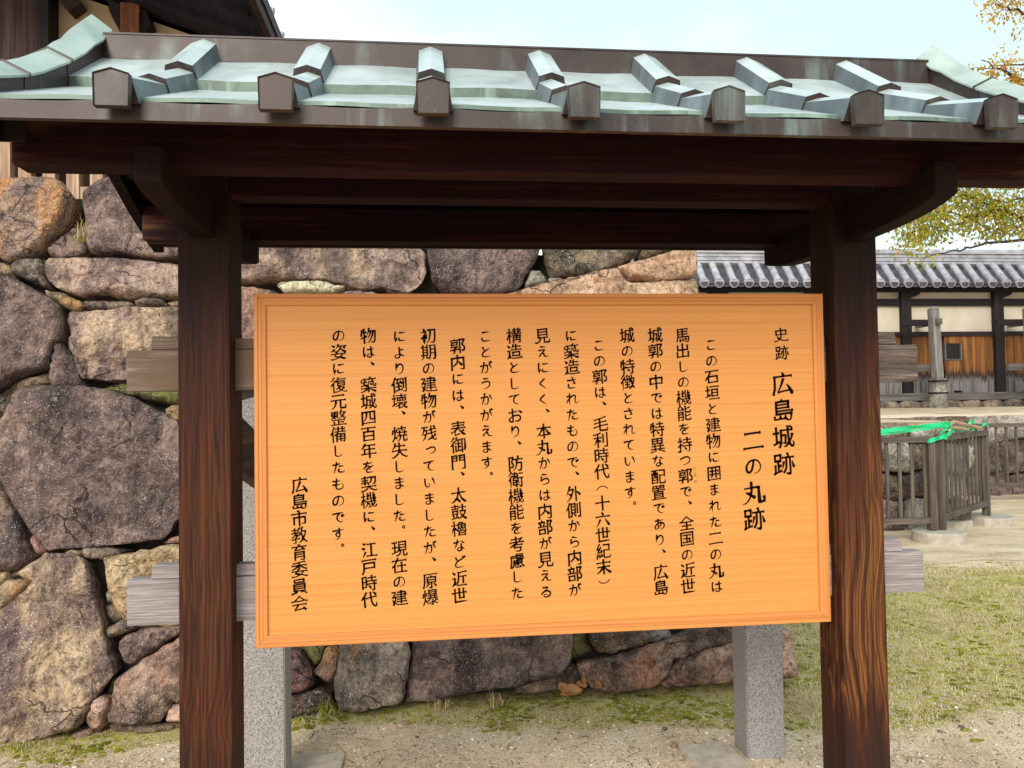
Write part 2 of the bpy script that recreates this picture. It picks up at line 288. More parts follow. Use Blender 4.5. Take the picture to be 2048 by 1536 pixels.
def leafmat(name,cols,trans=.35):
    b=MB(name,.55,0,.3)
    g=b.n('ShaderNodeNewGeometry'); c=b.ramp(g.outputs['Random Per Island'],[(i/(len(cols)-1),srgb(h)) for i,h in enumerate(cols)])
    b.col(c); tr=b.n('ShaderNodeBsdfTranslucent'); b.l(c,tr.inputs[0])
    mx=b.n('ShaderNodeMixShader'); mx.inputs[0].default_value=trans
    b.l(b.b.outputs[0],mx.inputs[1]); b.l(tr.outputs[0],mx.inputs[2]); b.l(mx.outputs[0],b.t.nodes['Material Output'].inputs[0]); return b.m
M['leaf_g']=leafmat('yellow_green_leaves',['#7f8a26','#9ca438','#8f9026','#b3aa36','#b8a032','#c08a34'],.5)
M['leaf_o']=leafmat('orange_yellow_leaves',['#c9a035','#d8b84a','#b8982f','#cf9c3a','#bf8234','#a09a34'],.55)
M['dryleaf']=leafmat('dry_brown_leaves',['#85502f','#b07a4e','#c99a70','#74411f'],.1)
M['straw']=leafmat('dry_straw',['#c8b080','#dfcc9f','#b49a68','#e8d9b4','#a58e5c'],.2)
M['green']=leafmat('green_grass_blades',['#8b942a','#a8aa3c','#72802a','#babb4c'],.3)
M['mossb']=leafmat('moss_tips',['#84851e','#a09d2c','#b0aa3a','#6e6e1a'],.2)

# ------------------------------------------------------------------ object helpers
def thing(name,label,cat,loc,group=None):
    o=bpy.data.objects.new(name,None); COL.objects.link(o); o.location=loc; o.empty_display_size=.2
    o['label']=label; o['category']=cat
    if group: o['group']=group
    return o
def root_loc(p):
    while p.parent: p=p.parent
    return p.location
def obj(name,bm,mats,parent=None,smooth=False,label=None):
    """links ONE mesh object; the bmesh is in world metres"""
    if parent is not None: bmesh.ops.translate(bm,vec=-Vector(root_loc(parent)),verts=bm.verts)
    me=bpy.data.meshes.new(name); bm.to_mesh(me); bm.free()
    if not isinstance(mats,(list,tuple)): mats=[mats]
    for m in mats: me.materials.append(m)
    if smooth: me.polygons.foreach_set('use_smooth',[True]*len(me.polygons))
    o=bpy.data.objects.new(name,me); COL.objects.link(o)
    if parent is not None: o.parent=parent
    if label: o['label']=label
    return o
def obj_base(o,loc):
    """move the origin of a parentless mesh to its base"""
    o.data.transform(Matrix.Translation(-Vector(loc))); o.location=loc
def tag(o,label,cat,group=None,kind=None):
    if label: o['label']=label; o['category']=cat
    if group: o['group']=group
    if kind: o['kind']=kind
    return o
def box(bm,a,b,bev=0.,mi=0,rot=None):
    """box from corner a to corner b; optional bevel, optional rotation matrix about its centre"""
    c=[(a[i]+b[i])/2 for i in range(3)]; s=[abs(b[i]-a[i]) for i in range(3)]
    r=bmesh.ops.create_cube(bm,size=1,matrix=Matrix.Diagonal((*s,1)))
    vs=r['verts']; fs=set(f for v in vs for f in v.link_faces)
    if bev>0:
        e=list(set(e for v in vs for e in v.link_edges))
        q=bmesh.ops.bevel(bm,geom=e,offset=bev,segments=2,affect='EDGES',profile=.6)
        vs=[v for v in q['verts'] if v.is_valid]+[v for f in q['faces'] if f.is_valid for v in f.verts]
        vs=list(set(v for a in vs for f in a.link_faces for v in f.verts))
        fs=set(f for v in vs for f in v.link_faces)
    for f in fs: f.material_index=mi
    if rot is not None: bmesh.ops.transform(bm,matrix=rot,verts=vs)
    bmesh.ops.translate(bm,vec=c,verts=vs)
    return vs
def boxobj(name,a,b,mat,parent=None,bev=.004,label=None,rot=None):
    bm=bmesh.new(); box(bm,a,b,bev,0,rot); return obj(name,bm,mat,parent,label=label)
def prism(bm,pts,axis,a,b,mi=0):
    """extrude polygon pts (two remaining axes in order) along axis from a to b"""
    def P(t,q):
        v=list(q); v.insert(axis,t); return v
    A=[bm.verts.new(P(a,p)) for p in pts]; B=[bm.verts.new(P(b,p)) for p in pts]
    n=len(pts); fs=[bm.faces.new(A),bm.faces.new(B[::-1])]
    for i in range(n): fs.append(bm.faces.new((A[i],B[i],B[(i+1)%n],A[(i+1)%n])))
    for f in fs: f.material_index=mi
    return fs
def fixn(bm): bmesh.ops.recalc_face_normals(bm,faces=bm.faces)
def tube(bm,pts,rads,seg=7,mi=0):
    pts=[Vector(p) for p in pts]; prev=None
    for i,p in enumerate(pts):
        d=(pts[min(i+1,len(pts)-1)]-pts[max(i-1,0)]).normalized()
        a=d.orthogonal().normalized() if abs(d.z)>.95 else d.cross(Vector((0,0,1))).normalized(); b_=d.cross(a)
        ring=[bm.verts.new(p+(a*math.cos(t)+b_*math.sin(t))*rads[i]) for t in (2*math.pi*j/seg for j in range(seg))]
        if prev:
            for j in range(seg): bm.faces.new((prev[j],prev[(j+1)%seg],ring[(j+1)%seg],ring[j])).material_index=mi
        else: bm.faces.new(ring[::-1]).material_index=mi
        prev=ring
    bm.faces.new(prev).material_index=mi

# ------------------------------------------------------------------ ground
def fbm(x,y,z,o=4): return noise.fractal((x,y,z),1.,2.,o,noise_basis='PERLIN_ORIGINAL')
def ground_h(x,y):
    h=.012*fbm(x*.9,y*.9,3.)+.006*fbm(x*3.1,y*3.1,8.,3)
    h-=.05*max(0,min(1,(-.1-x)/1.2))*max(0,min(1,(y-.6)/.9))     # falls away a little to the left, at the wall
    return h
def axis_pts(lo,hi,step,far):
    a=list(np.arange(lo,hi+1e-6,step)); g=step; p=a[-1]
    while p<far: g*=1.35; p+=g; a.append(p)
    g=step; p=a[0]; pre=[]
    while p>-far: g*=1.35; p-=g; pre.append(p)
    return pre[::-1]+a
gx=axis_pts(-3.2,12.,.075,600); gy=axis_pts(-1.,10.,.075,600)
bm=bmesh.new(); lay=bm.verts.layers.float.new('turf'); gv=[]
for y in gy:
    gv.append([bm.verts.new((x,y,ground_h(x,y) if (-6<x<14 and -4<y<13) else 0)) for x in gx])
for j in range(len(gy)-1):
    for i in range(len(gx)-1): bm.faces.new((gv[j][i],gv[j][i+1],gv[j+1][i+1],gv[j+1][i]))
def sstep(a,b,x):
    t=max(0,min(1,(x-a)/(b-a))); return t*t*(3-2*t)
def moss_w(x,y):
    n=.5+.5*fbm(x*1.3,y*1.3,1.,4)
    strip=sstep(1.42,1.66,y+.35*(n-.5)+.12*max(-.3,min(1.5,x-.4)))*(1-sstep(2.2,2.9,x)*0)*sstep(2.6,1.9,y) if x<2.6 else 0
    right=sstep(1.75,2.35,x)*sstep(.9,1.5,y+.3*(n-.5))*sstep(5.6,4.2,y+.25*(x-3.)+1.2*(n-.5))
    return max(strip,right)
for row in gv:
    for v in row:
        x,y=v.co.x,v.co.y
        v[lay]=moss_w(x,y) if (-6<x<14 and -4<y<13) else 0.
g=MB('ground_earth_gravel_turf',.95,0,.15)
v1=g.vec()
nf=g.noise(v1,85.,4,.75); nm=g.noise(v1,22.,5,.65); nb=g.noise(v1,1.7,5,.6,.3); nc=g.noise(v1,5.,5,.65,.4)
grav=g.ramp(nb,[(.35,S_('#c6a98c')),(.5,S_('#dbbf9f')),(.66,S_('#e5cfb4'))])
grav=g.mix(g.math('MULTIPLY',g.ramp(nf,[(.36,1.),(.46,0.)]),.85),grav,S_('#6e5f50'))
grav=g.mix(g.math('MULTIPLY',g.ramp(nf,[(.56,0.),(.66,1.)]),.8),grav,S_('#e3d7c8'))
grav=g.mix(g.math('MULTIPLY',g.ramp(nm,[(.56,0.),(.68,1.)]),.4),grav,S_('#877860'))
turf=g.ramp(nc,[(.36,S_('#7d7a20')),(.5,S_('#b0a63a')),(.62,S_('#d0bd7e'))])
turf=g.mix(g.ramp(nm,[(.45,0.),(.54,1.)]),turf,S_('#c9b58b'))
turf=g.mix(g.math('MULTIPLY',g.ramp(nf,[(.38,1.),(.5,0.)]),.75),turf,S_('#4d4524'))
tw=g.math('ADD',g.attr('turf'),g.math('MULTIPLY',g.math('SUBTRACT',nm,.5),.9))
g.col(g.mix(g.ramp(tw,[(.38,0.),(.62,1.)]),grav,turf))
g.bump(g.math('ADD',nf,g.math('MULTIPLY',nm,1.2)),.8,.012)
ground=obj('ground',bm,g.m,None,True); ground['kind']='structure'
# sandy path beyond the turf: a sheet laid just over the ground
bm=bmesh.new(); pv=[]
xs=np.linspace(3.2,16,66); 
def path_y0(x): return 4.75-.16*(x-4.)+.22*fbm(x*.8,0,5.)
for k in range(26):
    t=k/25; pv.append([])
    for x in xs:
        y0=path_y0(x); y=y0+(9.6-y0)*t; pv[-1].append(bm.verts.new((x,y,ground_h(x,y)+.004)))
for k in range(25):
    for i in range(len(xs)-1): bm.faces.new((pv[k][i],pv[k][i+1],pv[k+1][i+1],pv[k+1][i]))
p=MB('sandy_path',.95,0,.15); pvv=p.vec(); pn=p.noise(pvv,60.,4,.7); pb=p.noise(p.vec((1,2.4,1)),1.6,5,.6)
c=p.ramp(pb,[(.35,S_('#b59f84')),(.5,S_('#cfb999')),(.66,S_('#dcc9ac'))]); c=p.mix(p.math('MULTIPLY',p.ramp(pn,[(.36,1.),(.5,0.)]),.6),c,S_('#8f7d64'))
p.col(c).bump(pn,.5,.01); path=obj('path',bm,p.m,None,True); path['kind']='structure'

# ------------------------------------------------------------------ the notice kiosk
kiosk=thing('notice_kiosk','wooden notice kiosk with green copper roof and orange cedar board of Japanese text','notice board',(.855,.045,0))
PX=(-.132,1.843)
for x in PX:
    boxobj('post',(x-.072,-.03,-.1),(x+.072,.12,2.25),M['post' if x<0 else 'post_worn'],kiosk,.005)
# curved bracket arms on the posts
prof=[(-.471,2.166),(-.471,2.081),(-.43,2.069),(-.37,2.059),(-.3,2.053),(-.2,2.048),(-.031,2.045)]
arm=[(y,z) for y,z in prof]+[(.09-y,z) for y,z in prof[::-1]]
for x in PX:
    bm=bmesh.new(); prism(bm,arm,0,x-.031,x+.031); fixn(bm)
    bmesh.ops.bevel(bm,geom=[e for e in bm.edges if e.calc_face_angle(0)>.5],offset=.003,segments=1,affect='EDGES')
    obj('bracket_arm',bm,M['arm'],kiosk)
boxobj('tie_beam',(-.0595,-.028,2.1675),(1.7705,.055,2.25),M['beam'],kiosk,.003)
for y0,y1 in ((-.41,-.33),(.42,.50)):
    boxobj('purlin',(-.46,y0,2.134),(2.17,y1,2.25),M['beam'],kiosk,.005)
# roof deck (soffit boards) and barge boards
bm=bmesh.new(); prism(bm,[(-.598,2.168),(-.598,2.198),(-.22,2.375),(-.01,2.53),(.10,2.53),(.31,2.375),(.688,2.198),(.688,2.168),(.36,2.31),(.045,2.47),(-.27,2.31)],0,-.53,2.24); fixn(bm)
obj('roof_deck',bm,M['deck'],kiosk)
for x0,x1 in ((-.498,-.463),(2.173,2.208)):
    bm=bmesh.new(); prism(bm,[(-.56,2.182),(-.27,2.308),(.045,2.468),(.36,2.308),(.65,2.182),(.65,2.135),(.40,2.225),(.045,2.385),(-.31,2.225),(-.56,2.135)],0,x0,x1); fixn(bm)
    obj('barge_board',bm,M['arm'],kiosk)
# crossbars through the posts, with wedges
for nm,z0,z1,zw,m in (('crossbar',1.607,1.727,1.768,M['nuki']),('crossbar',.930,1.060,1.102,M['nuki_grey'])):
    o=boxobj(nm,(-.367,.032,z0),(2.085,.088,z1),m,kiosk,.004)
    for s,xa,xb,xo in ((-1,-.302,.11,-.296),(1,2.017,1.65,2.010)):
        bm=bmesh.new(); prism(bm,[(xa,z1+.001),(xo,zw),(xb,zw-.012),(xb,z1+.001)],1,.036,.084); fixn(bm)
        bmesh.ops.bevel(bm,geom=list(bm.edges),offset=.002,segments=1,affect='EDGES')
        obj('wedge',bm,m,kiosk)
# braces back to the granite posts
for x in PX:
    bm=bmesh.new(); prism(bm,[(.121,1.575),(.949,1.366),(.949,1.185),(.121,1.40)],0,x-.022,x+.022); fixn(bm)
    obj('brace',bm,M['brace'],kiosk)
# ---- copper roof
XR=[-.137+.331*i for i in range(7)]; XG=(-.468,2.180)
def mir(y): return .09-y
for side in (0,1):
    f=(lambda y:y) if side==0 else mir
    bm=bmesh.new()
    prof=[(0.,2.572,0),(-.21,2.428,1),(-.208,2.402,0),(-.605,2.224,1),(-.606,2.214,1)]
    xs=np.linspace(-.53,2.24,60)
    rows=[[bm.verts.new((x,f(y),z+.0015*math.sin(x*23+y*9))) for x in xs] for y,z,_ in prof]
    under=[bm.verts.new((x,f(-.58),2.206)) for x in xs]
    for k in range(len(prof)-1):
        for i in range(len(xs)-1):
            q=bm.faces.new((rows[k][i],rows[k][i+1],rows[k+1][i+1],rows[k+1][i])); q.material_index=prof[k][2]
    fixn(bm)
    if side==1: pass
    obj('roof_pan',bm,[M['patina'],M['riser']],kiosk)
    # eave fascia, its upper edge sagging between the ribs
    bm=bmesh.new(); xs=np.linspace(-.54,2.25,140); rows=[]
    for x in xs:
        t=((x-XR[0])/.331)%1.; zt=2.2135-.008*math.sin(math.pi*t)**.8
        rows.append([bm.verts.new((x,f(y),z)) for y,z in ((-.604,zt-.004),(-.612,zt+.001),(-.620,zt),(-.6205,zt-.004),(-.622,2.167),(-.606,2.1665))])
    for a,b_ in zip(rows,rows[1:]):
        for j in range(5): q=bm.faces.new((a[j],b_[j],b_[j+1],a[j+1])); q.material_index=1 if j<2 else 0
    fixn(bm); obj('eave_fascia',bm,[M['copper'],M['verdigris']],kiosk)
    # ribs: three overlapping house-shaped lengths, with an end plate over the fascia
    for X in XR:
        bm=bmesh.new()
        def seg(a,b_,h,ht,hb,mi_end=2):
            a=Vector((f(a[0]),a[1])); b_=Vector((f(b_[0]),b_[1])); d=(b_-a).normalized()
            n=Vector((-d.y,d.x)); n=n if n.y>0 else -n
            ends=[]
            for p in (a,b_):
                ends.append([bm.verts.new((X+l,p.x-n.x*k,p.y-n.y*k)) for l,k in ((-hb,h),(-ht,.011),(0,0),(ht,.011),(hb,h))])
            A,B=ends
            for j in range(4):
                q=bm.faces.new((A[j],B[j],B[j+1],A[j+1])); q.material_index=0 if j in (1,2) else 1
            q=bm.faces.new(B); q.material_index=mi_end; q=bm.faces.new(A[::-1]); q.material_index=mi_end
        seg((0.,2.638),(-.236,2.467),.062,.035,.046)
        seg((-.19,2.470),(-.446,2.343),.060,.035,.046)
        seg((-.40,2.345),(-.652,2.2575),.062,.034,.044)
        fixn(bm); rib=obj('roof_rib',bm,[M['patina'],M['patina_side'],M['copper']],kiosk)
        bm=bmesh.new()
        out=[(X-.0345,2.180),(X-.0365,2.249),(X,2.2605),(X+.0365,2.249),(X+.0345,2.180)]
        q=prism(bm,out,1,f(-.650),f(-.668)); fixn(bm)
        front=[w for w in bm.faces if abs(w.calc_center_median().y-f(-.668))<1e-4]
        r_=bmesh.ops.inset_individual(bm,faces=front,thickness=.0035,depth=-.004)
        obj('end_plate',bm,M['copper'],rib)
# ridge box
bm=bmesh.new(); prism(bm,[(0.,2.572),(0.,2.642),(-.0025,2.643),(-.0025,2.648),(.045,2.658),(.0925,2.648),(.0925,2.643),(.09,2.642),(.09,2.572)],0,-.418,2.130); fixn(bm)
obj('ridge',bm,M['copper'],kiosk)
# curved gable ridges
apex=[(.045,2.722),(.01,2.690),(-.021,2.659),(-.07,2.611),(-.13,2.560),(-.227,2.491),(-.29,2.452),(-.36,2.408),(-.436,2.366),(-.55,2.315),(-.66,2.276)]
for X in XG:
    bm=bmesh.new(); st=[(y,z) for y,z in apex]; st=[(.09-y,z) for y,z in st[::-1]]+st[1:]
    prev=None
    for y,z in st:
        yy=y if y<.045 else .09-y
        zb=(2.572 if yy>0 else 2.572+.69*yy if yy>-.21 else 2.402+.45*(yy+.21))-.02
        if yy<-.6: zb=2.185
        ze=z-.045 if yy>-.03 else z-.030
        sec=[(-.048,zb),(-.048,ze-.004),(-.058,ze-.006),(-.058,ze),(0,z),(.058,ze),(.058,ze-.006),(.048,ze-.004),(.048,zb)]
        ring=[bm.verts.new((X+a,y,c_)) for a,c_ in sec]
        if prev:
            for j in range(8): q=bm.faces.new((prev[j],prev[j+1],ring[j+1],ring[j])); q.material_index=1 if j in (2,3,4,5) else 0
        else: bm.faces.new(ring)
        prev=ring
    bm.faces.new(prev[::-1]); fixn(bm)
    gr=obj('gable_ridge',bm,[M['copper'],M['verdigris']],kiosk)
    # standing seams
    for ys in (-.215,-.43,.305,.52):
        yy=ys if ys<.045 else .09-ys
        z=np.interp(yy,[a for a,_ in apex[::-1]],[b_ for _,b_ in apex[::-1]])
        bm=bmesh.new(); q=[(-.0605,z-.036),(-.0605,z-.026),(0,z+.004),(.0605,z-.026),(.0605,z-.036),(.050,z-.036),(.050,z-.19),(-.050,z-.19),(-.050,z-.036)]
        prism(bm,[(X+a,c_) for a,c_ in q],1,ys-.003,ys+.003); fixn(bm); obj('seam',bm,M['copper'],gr)
# ---- the board
BW,BZ0,BZ1=1.75,.858,1.888; FWD=.034
bm=bmesh.new(); box(bm,(.02,.010,BZ0+.02),(BW-.02,.030,BZ1-.02),0.); board=obj('notice_panel',bm,M['panel'],kiosk,label='orange cedar panel carrying the black Japanese text')
steps=[(0.,.031),(0.,.0015),(.0015,0.),(.011,0.),(.0125,.0018),(.014,0.),(.021,.0002),(.0225,.002),(.024,.0012),(.0325,.0022),(.034,.0035),(.034,.0105)]
def rail(c0,c1,i0,i1,name,mat):
    # mitred moulding: outer corners c0,c1 (x,z), inward directions i0,i1
    bm=bmesh.new(); A=[];B=[]
    for d,y in steps:
        A.append(bm.verts.new((c0[0]+i0[0]*d,y,c0[1]+i0[1]*d))); B.append(bm.verts.new((c1[0]+i1[0]*d,y,c1[1]+i1[1]*d)))
    for j in range(len(steps)-1): bm.faces.new((A[j],A[j+1],B[j+1],B[j]))
    bm.faces.new(A); bm.faces.new(B[::-1]); fixn(bm); obj(name,bm,mat,board)
g_=.0004
rail((g_,BZ1),(BW-g_,BZ1),(1,-1),(-1,-1),'frame',M['frame_h']); rail((g_,BZ0),(BW-g_,BZ0),(1,1),(-1,1),'frame',M['frame_h'])
rail((0,BZ0+g_),(0,BZ1-g_),(1,1),(1,-1),'frame',M['frame_v']); rail((BW,BZ0+g_),(BW,BZ1-g_),(-1,1),(-1,-1),'frame',M['frame_v'])
# lettering: each character is drawn as brush strokes
TEXT=[('史跡', 1.613, 1.76, 1.615, 1.703, 1, 0.047), ('広島城跡', 1.613, 1.607, 1.613, 1.354, 3, 0.074), ('二の丸跡', 1.513, 1.431, 1.512, 1.185, 3, 0.074), ('この石垣と建物に囲まれた二の丸は', 1.385, 1.73, 1.385, 0.98, 15, 0.049), ('馬出しの機能を持つ郭で、全国の近世', 1.293, 1.76, 1.294, 0.985, 16, 0.049), ('城郭の中では特異な配置であり、広島', 1.206, 1.761, 1.208, 0.984, 16, 0.049), ('城の特徴とされています。', 1.117, 1.761, 1.118, 1.278, 10, 0.049), ('この郭は、毛利時代（十六世紀末）', 1.029, 1.731, 1.031, 1.054, 14, 0.049), ('に築造されたもので、外側から内部が', 0.942, 1.761, 0.941, 0.988, 16, 0.049), ('見えにくく、本丸からは内部が見える', 0.854, 1.761, 0.852, 0.986, 16, 0.049), ('構造としており、防衛機能を考慮した', 0.766, 1.762, 0.765, 0.986, 16, 0.049), ('ことがうかがえます。', 0.68, 1.761, 0.679, 1.379, 8, 0.049), ('郭内には、表御門、太鼓櫓など近世', 0.595, 1.732, 0.591, 0.985, 15, 0.049), ('初期の建物が残っていましたが、原爆', 0.508, 1.763, 0.504, 0.984, 16, 0.049), ('により倒壊、焼失しました。現在の建', 0.422, 1.762, 0.413, 0.985, 16, 0.049), ('物は、築城四百年を契機に、江戸時代', 0.33, 1.764, 0.325, 0.984, 16, 0.049), ('の姿に復元整備したものです。', 0.243, 1.765, 0.237, 1.18, 12, 0.049), ('広島市教育委員会', 0.126, 1.327, 0.124, 0.982, 7, 0.049), ('くるわ', 1.324, 1.347, 1.325, 1.305, 2, 0.014)]

def inside(P,poly):
    x,y=P[:,0],P[:,1]; c=np.zeros(len(P),bool); n=len(poly)
    for i in range(n):
        x1,y1=poly[i]; x2,y2=poly[(i+1)%n]
        if y1==y2: continue
        k=((y1>y)!=(y2>y))&(x<(x2-x1)*(y-y1)/(y2-y1)+x1); c^=k
    return c
KANA=set('このとにまれたはしをつでてなありがくえうかよりさきいもどらるわすれっ')
